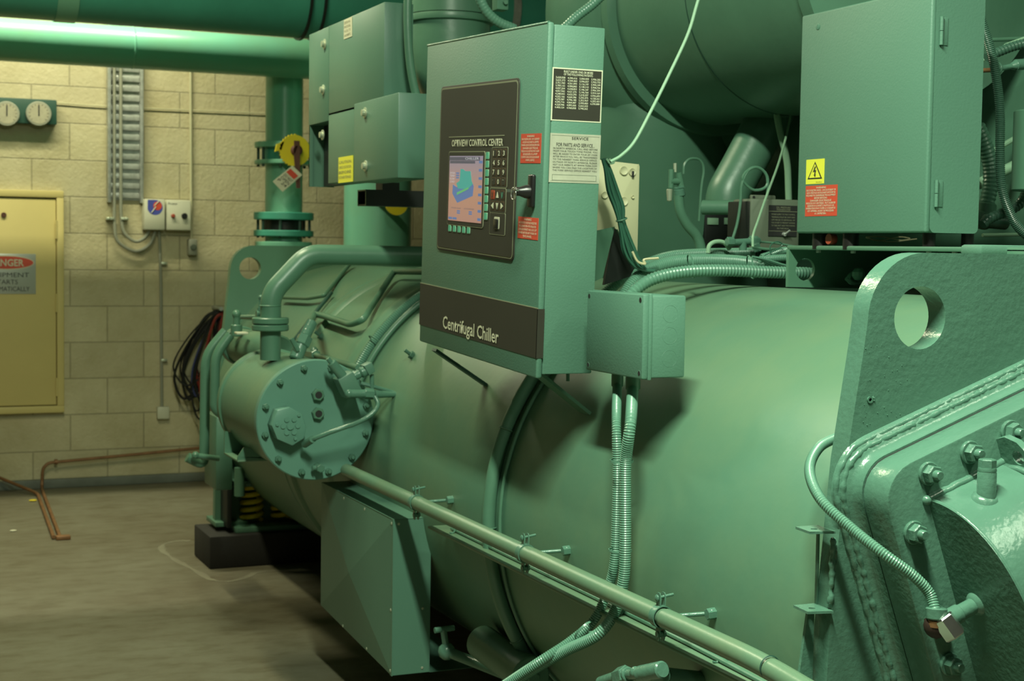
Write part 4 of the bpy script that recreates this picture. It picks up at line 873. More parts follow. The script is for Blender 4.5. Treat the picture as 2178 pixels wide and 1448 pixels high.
# ================================================================== control panel
B0 = V((1.34, 3.297, 1.099)); TH = .048
t = thing('control_panel', B0, 'tall green control panel with a colour screen and Centrifugal Chiller lettering', 'control panel')
ORG['x'] = B0
QW, QH, QD = .724, .7485, .135
RX = Matrix.Rotation(-TH, 3, 'X')
def pn(px, py, off=0.0):                 # pixel -> local point on the panel face (x=off)
    n = Matrix.Rotation(TH, 3, 'X') @ V((-1, 0, 0)); d = ray(px, py); k = ((B0 + V((off, 0, 0)) - EYE).dot(n))/d.dot(n)
    return (RX @ (EYE + d*k - B0)) + B0
def side(px, py, off=0.0):               # pixel -> local point on the panel side that faces the camera
    n = Matrix.Rotation(TH, 3, 'X') @ V((0, -1, 0)); q = B0 + Matrix.Rotation(TH, 3, 'X') @ V((0, -QW/2 + off, 0)); d = ray(px, py); k = ((q - EYE).dot(n))/d.dot(n)
    return (RX @ (EYE + d*k - B0)) + B0
bx, by0, by1, bz = B0.x, B0.y-QW/2, B0.y+QW/2, B0.z
MB().box(bx+.0165, bx+QD, by0+.004, by1-.004, bz+.008, bz+QH-.004, .003).build('cabinet_body', 'cabinet', t)
door = MB().box(bx, bx+.015, by0, by1, bz, bz+QH, .005).build('door', 'cabinet', t)
lip = MB().cyl((bx+.0028, by0+.003, bz+QH-.0018), (bx+.0028, by1-.001, bz+QH-.0018), .0038, seg=20).build('highlight_bead', 'gloss', door)  # glossy bead added so the door top catches a line highlight
# band
bt = pn(1100, 634).z; bb = pn(1100, 742).z
b1 = pn(1156, 640); b2 = pn(1148, 748)
bt = (pn(895, 617).z + pn(1148, 640).z)/2; bb = (pn(892, 703).z + pn(1142, 746).z)/2
band = MB().box(bx-.0009, bx+.004, by0-.0006, by1+.0002, bb, bt).box(bx-.0009, bx+.0152, by0-.0009, by0+.002, bb, bt).build('brown_band', 'panelblack', door)
MB().box(bx-.0012, bx, by0-.0002, by1, bt, bt+.002).build('band_edge_line', 'line', door)
TO = pn(943, 671); TE = pn(1063, 714)
zt1 = (pn(946, 671).z + pn(1020, 684).z)/2; 
L0 = pn(944, 670); L1 = pn(944, 699); R0 = pn(1063, 685)
hgt = (L0.z - L1.z)*1.25
lettering(door, 'pale', ['Centrifugal Chiller'], (bx-.0014, L0.y, L0.z), (0, -1, 0), (0, 0, 1), L0.y-R0.y, hgt, N=V((-1, 0, 0)), bold=.012)
# recessed black face plate
f0, f1, f2, f3 = pn(941, 198), pn(1106, 160), pn(933, 533), pn(1092, 543)
fy0, fy1, fz0_, fz1_ = (f1.y+f3.y)/2, (f0.y+f2.y)/2, (f2.z+f3.z)/2, (f0.z+f1.z)/2
cy_, cz_ = (fy0+fy1)/2, (fz0_+fz1_)/2; FW, FH = fy1-fy0, fz1_-fz0_
MB().prism(YZ(bx-.0030, rrect(cy_, cz_, FW+.010, FH+.010, .014)), (.004, 0, 0), bev=.001).build('face_bezel', 'panelblack', door)
MB().prism(YZ(bx-.0034, rrect(cy_, cz_, FW+.001, FH+.001, .011)), (.003, 0, 0)).build('face_border', 'line', door)
face = MB().prism(YZ(bx-.0042, rrect(cy_, cz_, FW-.006, FH-.006, .009)), (.003, 0, 0)).build('face_plate', 'panelblack', door)
XF = bx-.0044
def onface(px, py): return pn(px, py, XF-bx)
a, b = onface(955, 298), onface(1073, 281)
MB().box(XF-.0004, XF+.001, b.y, a.y, (a.z+b.z)/2-.0012, (a.z+b.z)/2+.0012).build('rule_line', 'line', face)
a, b, c = onface(962, 303), onface(962, 321), onface(1071, 305)
lettering(face, 'pale', ['OPTIVIEW CONTROL CENTER'], (XF-.0006, a.y, (onface(965, 303).z + onface(1068, 288).z)/2), (0, -1, 0), (0, 0, 1), a.y-c.y, (a.z-b.z)*.78, N=V((-1, 0, 0)), bold=.02)
# screen
s = [onface(958, 336), onface(1029, 327), onface(955, 472), onface(1025, 471)]
sy1, sy0, sz1, sz0 = (s[0].y+s[2].y)/2, (s[1].y+s[3].y)/2, (s[0].z+s[1].z)/2, (s[2].z+s[3].z)/2
MB().prism(YZ(XF-.0012, rrect((sy0+sy1)/2, (sz0+sz1)/2, sy1-sy0+.020, sz1-sz0+.022, .008)), (.003, 0, 0)).build('screen_border', 'line', face)
MB().prism(YZ(XF-.0016, rrect((sy0+sy1)/2, (sz0+sz1)/2, sy1-sy0+.016, sz1-sz0+.018, .007)), (.003, 0, 0)).build('screen_bezel', 'panelblack', face)
SW, SH = sy1-sy0, sz1-sz0
scr = MB().box(XF-.0024, XF-.0010, sy0, sy1, sz0, sz1).build('screen', 'screen', face)
def sp_(u, v): return (sy1 - u*SW, sz0 + v*SH)
def sq(u0, u1, v0, v1, mm, nm, d=.0004):
    MB().prism(YZ(XF-.0024, [sp_(u0, v0), sp_(u1, v0), sp_(u1, v1), sp_(u0, v1)]), (-d, 0, 0)).build(nm, mm, scr)
sq(0, .92, .93, .985, 'scrdark', 'title_bar'); sq(.02, .78, .885, .925, 'scrdark', 'status_bar'); 
MB().prism(YZ(XF-.0024, [sp_(*p) for p in ((.13, .56), (.12, .42), (.28, .28), (.74, .40), (.76, .55), (.70, .62), (.60, .60), (.25, .52))]), (-.0004, 0, 0)).build('chiller_picture_shell', 'scrblue', scr)
MB().prism(YZ(XF-.0028, [sp_(*p) for p in ((.24, .58), (.34, .62), (.36, .80), (.44, .80), (.50, .77), (.66, .77), (.70, .62), (.74, .58), (.60, .50), (.30, .50))]), (-.0004, 0, 0)).build('chiller_picture_top', 'scrteal', scr)
MB().prism(YZ(XF-.0032, [sp_(*p) for p in ((.27, .40), (.62, .50), (.62, .53), (.27, .44))]), (-.0004, 0, 0)).build('chiller_picture_glow', 'scrgreen', scr)
for k in range(8): sq(.90, .995, .035 + k*.122, .075 + k*.122, 'scrblue', 'soft_label')
sq(.02, .13, .02, .055, 'scrblue', 'soft_label'); sq(.15, .27, .02, .055, 'scrblue', 'soft_label')
for u, v in ((.26, .735), (.26, .70), (.26, .665), (.32, .155), (.32, .125), (.68, .155), (.68, .125)): sq(u-.04, u+.05, v-.010, v+.012, 'scrblue', 'reading_box')
lettering(scr, 'scrwhite', ['CHILLER'], (XF-.0032, sp_(.5, 0)[0], sp_(0, .978)[1]), (0, -1, 0), (0, 0, 1), SW*.4, SH*.035, N=V((-1, 0, 0)))
lettering(scr, 'scrwhite', ['SYSTEM', 'TEMP', 'FLOW', 'LOAD'], (XF-.0026, sp_(.04, 0)[0], sp_(0, .75)[1]), (0, -1, 0), (0, 0, 1), SW*.14, SH*.16, N=V((-1, 0, 0)), gap=.5)
lettering(scr, 'scrdark', ['CHILLED LIQUID'], (XF-.0026, sp_(.10, 0)[0], sp_(0, .21)[1]), (0, -1, 0), (0, 0, 1), SW*.30, SH*.02, N=V((-1, 0, 0)))
lettering(scr, 'scrdark', ['CONDENSER'], (XF-.0026, sp_(.50, 0)[0], sp_(0, .21)[1]), (0, -1, 0), (0, 0, 1), SW*.30, SH*.02, N=V((-1, 0, 0)))
def keyb(cy, cz, w_, h_, mm, nm='key', par=face, gl=None, glm='pale'):
    k0 = MB().prism(YZ(XF-.0010, rrect(cy, cz, w_, h_, min(w_, h_)*.18, 3)), (.002, 0, 0)).build(nm, 'tube' if mm == 'key' else mm, par)
    MB().prism(YZ(XF-.0016, rrect(cy, cz, w_*.80, h_*.84, min(w_, h_)*.14, 3)), (.002, 0, 0)).build('key_cap', mm if mm != 'keybrown' else 'panelblack', k0)
    if gl == '^v<>'[0]: tri = [(-.3, -.3), (.3, -.3), (0, .35)]
    elif gl == 'v': tri = [(-.3, .3), (.3, .3), (0, -.35)]
    elif gl == '<': tri = [(.3, -.33), (.3, .33), (-.3, 0)]
    elif gl == '>': tri = [(-.3, -.33), (-.3, .33), (.3, 0)]
    else: tri = None
    if tri: MB().prism(YZ(XF-.0017, [(cy - a*w_, cz + b*h_) for a, b in tri]), (-.0004, 0, 0)).build('arrow_mark', glm, k0)
    elif gl: lettering(k0, glm, [gl], (XF-.0020, cy + w_*.22, cz + h_*.30), (0, -1, 0), (0, 0, 1), w_*(.44 if gl not in '1.' else .16), h_*.60 if gl not in '.-' else h_*.14, N=V((-1, 0, 0)), bold=.02)
    return k0
top_, bot_ = onface(1037, 331), onface(1034, 460)
for k in range(8):
    z = top_.z + (bot_.z-top_.z)*k/7; keyb((top_.y+bot_.y)/2, z, .0185, .0175, 'key', 'soft_key')
l_, r_ = onface(957, 488), onface(997, 487)
for k in range(5): keyb(l_.y + (r_.y-l_.y)*k/4, (l_.z+r_.z)/2, .0185, .0165, 'key', 'soft_key')
c0, c1 = onface(1053, 328), onface(1074, 323); c2 = onface(1050, 388)
w3 = (c0.y - c1.y)/2; h4 = (c0.z - c2.z)/3; zc0 = (c0.z + c1.z)/2
MB().prism(YZ(XF-.0006, rrect(c0.y-w3, zc0-1.5*h4, w3*3.3, h4*4.3, .004, 3)), (.001, 0, 0)).build('keypad_border', 'line', face)
MB().prism(YZ(XF-.0008, rrect(c0.y-w3, zc0-1.5*h4, w3*3.3-.003, h4*4.3-.003, .004, 3)), (.001, 0, 0)).build('keypad_plate', 'panelblack', face)
for r, row in enumerate(('123', '456', '789', '.0-')):
    for q, ch in enumerate(row): keyb(c0.y - q*w3, zc0 - r*h4, w3*.84, h4*.88, 'keybrown', 'number_key', gl=ch)
d0, d2 = onface(1049, 414), onface(1048, 437)
dz = (d0.z - d2.z)
MB().prism(YZ(XF-.0006, rrect(d0.y-w3, d0.z-dz/2, w3*3.3, dz*2.3, .004, 3)), (.001, 0, 0)).build('keypad_border', 'line', face)
MB().prism(YZ(XF-.0008, rrect(d0.y-w3, d0.z-dz/2, w3*3.3-.003, dz*2.3-.003, .004, 3)), (.001, 0, 0)).build('keypad_plate', 'panelblack', face)
for r, row in enumerate((('X', '^', 'v/'), ('<', 'v', '>'))):
    for q, ch in enumerate(row):
        mm = 'keyred' if ch == 'X' else 'key' if ch == 'v/' else 'keybrown'
        keyb(d0.y - q*w3, d0.z - r*dz, w3*.84, dz*.88, mm if mm != 'key' else 'keybrown', 'arrow_key', gl=('X' if ch == 'X' else '^' if ch == '^' else ch if ch in '<v>' else 'V'), glm='ink' if ch == 'X' else 'key' if ch == 'v/' else 'pale')
e0 = onface(1058, 476)
MB().prism(YZ(XF-.0006, rrect(e0.y, e0.z, w3*3.2, .050, .004, 3)), (.001, 0, 0)).build('switch_border', 'line', face)
MB().prism(YZ(XF-.0008, rrect(e0.y, e0.z, w3*3.2-.003, .047, .004, 3)), (.001, 0, 0)).build('switch_plate', 'panelblack', face)
MB().prism(YZ(XF-.0014, rrect(e0.y+.002, e0.z+.002, .030, .027, .003, 3)), (.002, 0, 0)).build('switch_bezel', 'pale', face)
MB().prism(YZ(XF-.0040, rrect(e0.y+.004, e0.z, .024, .022, .002, 3)), (.004, 0, 0), bev=.001).build('rocker_switch', 'black', face)
# latch and key
h = onface(1131, 407); hy = h.y; hz = h.z
la = MB().box(bx-.010, bx, hy-.0125, hy+.0125, hz-.034, hz+.036, .004, 3).build('latch_plate', 'black', door)
MB().lathe((bx-.008, hy+.004, hz-.001), (-1, .15, 0), [(.015, 0), (.014, .010), (.0095, .022), (.0095, .030), (.008, .032), (0, .032)], 24).build('latch_knob', 'black', la)
kb = V((bx-.042, hy+.010, hz))
MB().box(kb.x-.016, kb.x+.004, kb.y-.001, kb.y+.001, kb.z-.003, kb.z+.003).build('key_blade', 'steel', la)
rc = pn(1092, 412, -.058)
MB().tube([V((rc.x, rc.y + .0125*math.cos(k*PI/14), rc.z + .0125*math.sin(k*PI/14))) for k in range(29)], .0014, 8).build('key_ring', 'steel', la)
MB().box(rc.x-.002, kb.x-.010, rc.y-.014, rc.y-.004, rc.z+.006, rc.z+.011, .001).build('key_head', 'steel', la)
# red warning stickers
def redlab(P_, txt, nm='warning_label'):
    y1, y0, z1, z0 = P_
    s_ = MB().box(bx-.0006, bx+.001, y0, y1, z0, z1).build(nm, 'red', door); h_ = z1-z0; w_ = y1-y0
    lettering(s_, 'pale', txt, (bx-.0008, y1-w_*.06, z1-h_*.05), (0, -1, 0), (0, 0, 1), w_*.88, h_*.88, gap=.45, N=V((-1, 0, 0)), bold=.01)
a, b, c, d = pn(1110, 287), pn(1152, 281), pn(1106, 348), pn(1150, 346)
redlab(((a.y+c.y)/2, (b.y+d.y)/2, (a.z+b.z)/2, (c.z+d.z)/2), [('WARNING', .42), 'RISK OF ELECTRIC SHOCK - MAY CAUSE INJURY', ('OR DEATH DISCONNECT ALL REMOTE', .9), 'POWER SOURCES BEFORE SERVICING', ('DANGER ELECTRIQUE', .85), 'RISQUE DE CHOC ELECTRIQUE PEUT CAUSER', ('DES BLESSURES OU LA MORT', .8), 'COUPER TOUTE SOURCE DE COURANT', ('AVANT LE SERVICE', .5)])
a, b, c, d = pn(1103, 463), pn(1145, 461), pn(1101, 507), pn(1145, 510)
redlab(((a.y+c.y)/2, (b.y+d.y)/2, (a.z+b.z)/2, (c.z+d.z)/2), [('WARNING', .42), 'HAZARDOUS VOLTAGE INSIDE THE', ('ENCLOSURE EVEN WITH THE DOOR', .95), 'OPEN DISCONNECT AND LOCK OUT', 'POWER BEFORE ANY WORK ON', ('THIS PANEL', .5)])
# side labels
ys = by0+.004
def slab(q, mm, nm): 
    x0 = (q[0].x+q[2].x)/2; x1 = (q[1].x+q[3].x)/2; z1 = (q[0].z+q[1].z)/2; z0 = (q[2].z+q[3].z)/2
    return MB().box(x0, x1, ys-.0008, ys+.001, z0, z1).build(nm, mm, t), x0, x1, z0, z1
pl, x0, x1, z0, z1 = slab([side(1177, 141), side(1284, 151), side(1173, 253), side(1279, 264)], 'pale', 'patent_plate')
e = (x1-x0)*.022
MB().box(x0+e, x1-e, ys-.0012, ys, z0+e, z1-e).build('plate_face', 'panelblack', pl)
lettering(pl, 'pale', ['BUILT UNDER ONE OR MORE', 'OF THE FOLLOWING PATENTS:'], (x0 + (x1-x0)*.22, ys-.0014, z1-(z1-z0)*.045), (1, 0, 0), (0, 0, 1), (x1-x0)*.58, (z1-z0)*.095, N=V((0, -1, 0)), bold=.01)
cols = [['3,620,038', '3,622,273', '3,751,940', '3,789,132', '4,037,204', '4,057,942', '4,248,055', '4,252,166', '4,275,987', '4,292,716', '4,320,946', '4,400,124'], ['4,346,616', '4,504,463', '4,561,890', '4,584,845', '4,608,833', '4,621,276', '4,623,292', '4,660,386', '4,706,180', '4,864,487', '4,895,005', '4,960,838'], ['5,000,009', '5,096,027', '5,116,197', '5,138,210', '5,146,147', '5,146,764', '5,218,297', '5,242,475', '5,353,969', '5,500,400', '5,663,223', '5,740,262'], ['5,906,202', '5,903,755', '5,903,149', '5,904,736', '5,906,204', '5,910,169', '6,036,600', '6,128,262', '6,202,431', '6,330,889']]
for k, cl in enumerate(cols):
    n_ = len(cl); hh = (z1-z0)*.60*n_/12
    lettering(pl, 'pale', cl, (x0 + (x1-x0)*(.065 + .235*k), ys-.0014, z1-(z1-z0)*(.165)), (1, 0, 0), (0, 0, 1), (x1-x0)*.185, hh, gap=.42, N=V((0, -1, 0)), bold=.01)
pl, x0, x1, z0, z1 = slab([side(1172, 280), side(1280, 290), side(1169, 386), side(1275, 392)], 'silverlabel', 'service_label')
lettering(pl, 'ink', ['SERVICE'], (x0 + (x1-x0)*.42, ys-.0010, z1-(z1-z0)*.06), (1, 0, 0), (0, 0, 1), (x1-x0)*.33, (z1-z0)*.055, N=V((0, -1, 0)))
lettering(pl, 'ink', ['FOR PARTS AND SERVICE...'], (x0 + (x1-x0)*.12, ys-.0010, z1-(z1-z0)*.19), (1, 0, 0), (0, 0, 1), (x1-x0)*.76, (z1-z0)*.07, N=V((0, -1, 0)))
lettering(pl, 'ink', ['IN NORTH AMERICA, CALL AND BEFORE', 'FROM YOUR TOUCH TONE PHONE. YOU', 'WILL BE ASKED TO ENTER YOUR ZIP CODE', 'AFTER WHICH YOU WILL BE TRANSFERRED', 'TO THE NEAREST YORK SERVICE OFFICE.', 'OUTSIDE OF NORTH AMERICA, PLEASE', 'VISIT OUR WEBSITE AT WWW.YORK.COM', 'WHERE YOU CAN FIND THE LOCATION OF', 'THE YORK SERVICE OFFICE NEAREST YOU'], (x0 + (x1-x0)*.06, ys-.0010, z1-(z1-z0)*.285), (1, 0, 0), (0, 0, 1), (x1-x0)*.88, (z1-z0)*.48, gap=.75, N=V((0, -1, 0)))
m = MB()
for a_ in ((.06, .94, .045, .052), (.06, .94, .155, .162), (.06, .067, .045, .16), (.933, .94, .045, .16), (.03, .97, .955, .961), (.03, .97, .03, .034)):
    MB().box(x0+(x1-x0)*a_[0], x0+(x1-x0)*a_[1], ys-.0011, ys-.0008, z0+(z1-z0)*a_[2], z0+(z1-z0)*a_[3]).build('rule_line', 'greybox', pl)
m.bm.free()
t.rotation_euler = (TH, 0, 0)
# struts holding the panel
for (p, q, lab) in (((922, 746), (1030, 820), 'thin flat green strut under the left of the control panel'), ((1118, 778), (1244, 880), 'flat green strut under the right of the control panel')):
    e_ = sh(q[0], q[1], .002); s_ = V((1.375, e_.y + .02, 1.095)); s_ = at(p[0], p[1], 'Y', e_.y-.005) if p[0] < 1000 else at(p[0], p[1], 'Y', e_.y+.01)
    w_ = .015 if p[0] < 1000 else .026; d_ = V((0, w_, 0))
    mb_ = MB().prism([s_-d_, s_+d_, e_+d_, e_-d_], (.004, 0, .006))
    t = one(mb_, 'panel_strut', 'darkgreen' if p[0] < 1000 else 'paint', lab, 'strut')
t = one(MB().cyl(V((1.44, 2.985, 1.07)), V((1.44, 2.985, 1.115)), .004, seg=10).lathe((1.44, 2.985, 1.088), (0, 0, 1), [(.010, 0), (.010, .003), (.004, .006)], 14), 'hanging_screw', 'gloss', 'small screw poking out under the right of the control panel', 'screw')
# ================================================================== sheet metal terminal box, upper left
TX = 1.45
t = thing('terminal_box', (TX+.1, 4.65, 1.556), 'large green sheet metal terminal box with a yellow label left of the control panel', 'terminal box')
tz = 2.072
MB().box(TX, TX+.09, 4.845, 5.078, 1.765, tz, .002).build('rear_section', 'sheet', t)
MB().box(TX+.002, TX+.012, 5.066, 5.078, 1.557, 1.80).box(TX+.002, TX+.09, 5.07, 5.078, 1.557, 1.80).build('rear_skirt', 'sheet', t)
MB().box(TX, TX+.09, 4.283, 4.842, 1.780, tz, .002).box(TX, TX+.09, 4.40, 4.842, 1.560, 1.79, .002).build('front_section', 'sheet', t)
MB().box(TX-.003, TX+.10, 4.143, 4.56, 1.554, 1.797, .003).build('lower_cover', 'sheet', t)
m = MB().box(TX+.05, TX+.09, 4.85, 5.06, 1.56, 1.766); m.build('dark_interior', 'dark', t)
def tbolt(px, py, x=TX):
    p = at(px, py, 'X', x); MB().lathe((p.x, p.y, p.z), (-1, 0, 0), [(.017, 0), (.017, .003), (.010, .004), (.010, .012), (0, .013)], 14).build('bolt', 'zinc', t)
for q in ((691, 94), (688, 191), (687, 287)): tbolt(*q)
for q in ((777, 240), (778, 353)): tbolt(*q, x=TX-.003)
a, b = at(731, 43, 'X', TX-.002), at(748, 77, 'X', TX-.002)
s_ = MB().box(TX-.0015, TX+.001, b.y, a.y, b.z, a.z).build('white_label', 'pale', t)
lettering(s_, 'line', ['SERIAL', 'MODEL', 'VOLTS', 'AMPS'], (TX-.0018, a.y-.006, a.z-.006), (0, -1, 0), (0, 0, 1), (a.y-b.y)*.8, (a.z-b.z)*.8, gap=.7, N=V((-1, 0, 0)))
a, b = at(720, 335, 'X', TX-.004), at(750, 386, 'X', TX-.004)
s_ = MB().box(TX-.0042, TX-.002, b.y, a.y, b.z, a.z).build('yellow_label', 'syellow', t)
lettering(s_, 'line', ['CAUTION', 'CHECK ROTATION', 'BEFORE', 'STARTING'], (TX-.0046, a.y-.008, a.z-.012), (0, -1, 0), (0, 0, 1), (a.y-b.y)*.85, (a.z-b.z)*.7, gap=.8, N=V((-1, 0, 0)))
# beam below it
a = at(765, 404, 'Y', 4.9); b = at(765, 438, 'Y', 4.9)
t = thing('support_beam', (a.x+.3, 4.9, b.z), 'black square steel tube beam under the sheet metal terminal box', 'beam')
zc = (a.z+b.z)/2; h = (a.z-b.z)/2; y0 = 4.68
y0 = at(783, 404, 'X', a.x).y; y1 = at(765, 404, 'X', a.x).y; y0 = 4.83; y1 = 4.92
m = MB()
for q in ((y0, y1, zc+h-.005, zc+h), (y0, y1, zc-h, zc-h+.005), (y0, y0+.005, zc-h+.005, zc+h-.005), (y1-.005, y1, zc-h+.005, zc+h-.005)): m.box(a.x, a.x+.75, *q)
m.build('square_tube', 'dark', t)
MB().box(a.x-.001, a.x+.001, y0, y1, zc+h-.004, zc+h).box(a.x-.001, a.x+.001, y0, y0+.005, zc-h, zc+h).box(a.x-.001, a.x+.001, y1-.005, y1, zc-h, zc+h).build('cut_end', 'paint', t)
MB().box(a.x+.06, a.x+.12, y0+.01, y1-.01, zc+h, 1.57).box(a.x+.30, a.x+.36, y0+.01, y1-.01, zc+h, 1.57).build('packing_block', 'dark', t)
# ================================================================== things between panel and cabinet
t = thing('mounting_plate', at(1325, 530, 'Y', 3.3), 'cream painted mounting plate with round holes right behind the control panel', 'plate')
q = [at(x, y, 'Y', 3.32) for x, y in ((1262, 338), (1290, 345), (1356, 349), (1361, 352), (1356, 545), (1300, 548), (1262, 540))]
MB().prism([q[0], q[2], q[3], q[4], q[6]], (0, .012, 0), bev=.002).build('plate', 'cream', t)
MB().box(q[2].x, q[2].x+.004, 3.32, 3.39, q[4].z, q[2].z).build('flange', 'cream', t)
for px, py, r in ((1326, 363, .0115), (1344, 366, .010), (1326, 428, .0115), (1345, 419, .004), (1285, 415, .009)):
    p = at(px, py, 'Y', 3.3195); MB().lathe(p, (0, -1, 0), [(r, 0), (r*.9, .004), (r*.5, .0015), (0, .001)], 18).build('dimple', 'cream', t)
p = at(1346, 369, 'Y', 3.315); MB().box(p.x-.003, p.x+.003, p.y-.001, p.y, p.z-.009, p.z+.006, .001).build('key_slot', 'ink', t)
q = [at(x, y, 'Y', 3.22) for x, y in ((1262, 520), (1310, 484), (1284, 598), (1262, 604))]
t = thing('gusset_plate', q[2], 'triangular green and black gusset behind the lower right of the control panel', 'bracket')
MB().prism([at(x, y, 'Y', 3.24) for x, y in ((1262, 492), (1308, 482), (1282, 590), (1262, 600))], (0, .004, 0)).build('green_plate', 'paint', t)
MB().prism([at(x, y, 'Y', 3.26) for x, y in ((1306, 484), (1314, 490), (1350, 570), (1340, 588), (1285, 606))], (0, .01, 0)).build('black_plate', 'dark', t)
MB().tube([at(1312, 488, 'Y', 3.24), at(1349, 572, 'Y', 3.24)], .0022, 6).build('bright_edge', 'paint', t)
# wire bundle
t = thing('wire_bundle', at(1300, 345, 'Y', 3.2), 'bundle of dark green wires tied together behind the right edge of the control panel', 'wire bundle')
for k in range(11):
    o = k/10 - .5; j = random.uniform(-2, 2)
    P = PT([(1284+6*o, 338+j), (1293+12*o, 362), (1304+22*o+j, 405), (1316+20*o, 440), (1321+12*o, 468), (1328+16*o, 495), (1338+26*o+j, 530), (1350+24*o, 556), (1368+20*o, 574+6*o), (1392, 577+5*o)], 'Y', 3.17 + random.uniform(0, .03))
    MB().tube(smooth(P, 6), .0034, 7).build('wire', 'wireblack' if k in (3, 6) else 'wire', t)
p = at(1322, 467, 'Y', 3.18); MB().lathe(p, (.35, 0, -1), [(.013, -.002), (.0145, 0), (.013, .002)], 18).build('cable_tie', 'paint', t)
MB().tube(smooth(PT([(1290, 338), (1297, 347), (1306, 345), (1296, 339)], 'Y', 3.17), 4), .003, 6).build('tie_end', 'tube', t)
MB().tube(smooth(PT([(1345, 535), (1356, 556), (1372, 561), (1370, 552), (1400, 549)], 'Y', 3.16), 6), .003, 6).build('pale_wire', 'wirecream', t)
one(MB().tube(smooth(PT([(1500, -50), (1482, 10), (1462, 75), (1420, 165), (1385, 235), (1350, 300), (1322, 330), (1298, 344)], 'Y', 3.0), 8), .0037, 8), 'capillary_tube', 'tube', 'long thin pale tube sweeping down from the top to the wire bundle', 'tube')
one(MB().tube(smooth([at(x, y, 'Y', Y_) for x, y, Y_ in ((1692, 190, 3.6), (1683, 238, 3.6), (1672, 290, 3.55), (1655, 350, 3.42), (1632, 412, 3.28), (1612, 470, 3.2), (1602, 500, 3.16), (1601, 525, 3.15))], 8), .0032, 8), 'capillary_tube', 'tube', 'thin green tube falling past the grey controller box beside the tall cabinet', 'tube')
P = PT([(1563, 520), (1570, 480), (1577, 430), (1576, 395), (1584, 370), (1604, 358), (1626, 366), (1634, 388), (1628, 410), (1605, 405), (1585, 398), (1578, 375), (1588, 362), (1606, 357)], 'Y', 3.35)
P = PT([(1556, 515), (1568, 475), (1575, 430), (1578, 392), (1592, 362), (1610, 356), (1628, 368), (1633, 388), (1624, 401), (1603, 404), (1586, 392), (1580, 378), (1590, 363), (1612, 356), (1630, 372), (1633, 400), (1632, 414)], 'Y', 3.35)
one(MB().tube(smooth(P, 6), .0038, 8), 'coiled_tube', 'paint', 'thin green tube with one round coil above the grey controller box', 'tube')
one(MB().tube(smooth(PT([(1487, 470), (1492, 400), (1497, 360), (1488, 340), (1468, 338), (1456, 350), (1454, 370)], 'Y', 3.62), 6), .0036, 8), 'looped_tube', 'paint', 'thin tube looping over the shut off valve left of the slanting pipe', 'tube')
one(MB().tube(smooth(PT([(1487, 460), (1484, 490), (1482, 530)], 'Y', 3.62), 4), .0040, 8), 'tube', 'paint', 'short thin tube behind the S shaped pipe', 'tube') if False else None
one(MB().tube(smooth(PT([(1443, 415), (1448, 450), (1462, 478), (1482, 502), (1491, 528), (1493, 560)], 'Y', 3.5), 8), .0135, 20), 's_pipe', 'paint', 'S shaped green pipe rising from the shell behind the ribbed conduits', 'pipe')
t = thing('shutoff_valve', at(1450, 415, 'Y', 3.5), 'dark green shut off valve on top of the S shaped pipe', 'valve')
m = MB().cyl(at(1446, 418, 'Y', 3.5), at(1444, 402, 'Y', 3.5), .0155, seg=18, bev=.002).hexa(at(1445, 402, 'Y', 3.5), at(1444, 396, 'Y', 3.5), .015); m.build('union_nut', 'gloss', t)
MB().cyl(at(1450, 400, 'Y', 3.5), at(1443, 368, 'Y', 3.5), .0095, seg=14).cyl(at(1425, 386, 'Y', 3.5), at(1448, 386, 'Y', 3.5), .009, seg=12).cyl(at(1427, 400, 'Y', 3.5), at(1428, 360, 'Y', 3.5), .0075, seg=12).build('body', 'paint', t)
MB().cyl(at(1436, 366, 'Y', 3.5), at(1436, 347, 'Y', 3.5), .0045, seg=10).cyl(at(1424, 402, 'Y', 3.5), at(1424, 428, 'Y', 3.5), .0085, .0065, seg=14, bev=.002).build('stem_and_cap', 'zinc', t)
# grey controller box
a = at(1598, 422, 'Y', 3.32); b = at(1700, 516, 'Y', 3.32)
t = thing('controller_box', ((a.x+b.x)/2, 3.35, b.z), 'grey-green controller box with a black printed plate left of the tall cabinet', 'controller')
MB().box(a.x, b.x, 3.32, 3.41, b.z-.02, a.z, .006).build('case', 'greybox', t)
c = at(1596, 414, 'Y', 3.40); d = at(1648, 424, 'Y', 3.40); MB().box(c.x, d.x, 3.395, 3.405, d.z-.01, c.z, .003).build('mounting_tab', 'greybox', t)
p = at(1603, 419, 'Y', 3.394); MB().cyl(p, p - V((0, .002, 0)), .0035, seg=10).build('tab_hole', 'ink', t)
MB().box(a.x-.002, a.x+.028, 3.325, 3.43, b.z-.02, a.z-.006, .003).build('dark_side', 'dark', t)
a1 = at(1636, 436, 'Y', 3.318); b1_ = at(1694, 503, 'Y', 3.318)
pl = MB().box(a1.x, b1_.x, 3.3175, 3.321, b1_.z, a1.z).build('plate', 'ink', t)
w_, h_ = b1_.x-a1.x, a1.z-b1_.z
lettering(pl, 'line', ['OIL PRESSURE', 'TRANSDUCER'], (a1.x+w_*.25, 3.3172, a1.z-h_*.04), (1, 0, 0), (0, 0, 1), w_*.5, h_*.13, N=V((0, -1, 0)))
lettering(pl, 'line', ['POWER SUPPLY TO THE CONTROL', 'TERMINALS MUST BE SWITCHED', 'OFF PRIOR TO REMOVAL OF', 'THE COVER TO PREVENT DAMAGE', 'TO THE UNIT AND THE WIRING', ('IN THIS BOX', .5)], (a1.x+w_*.08, 3.3172, a1.z-h_*.27), (1, 0, 0), (0, 0, 1), w_*.84, h_*.5, gap=.9, N=V((0, -1, 0)))
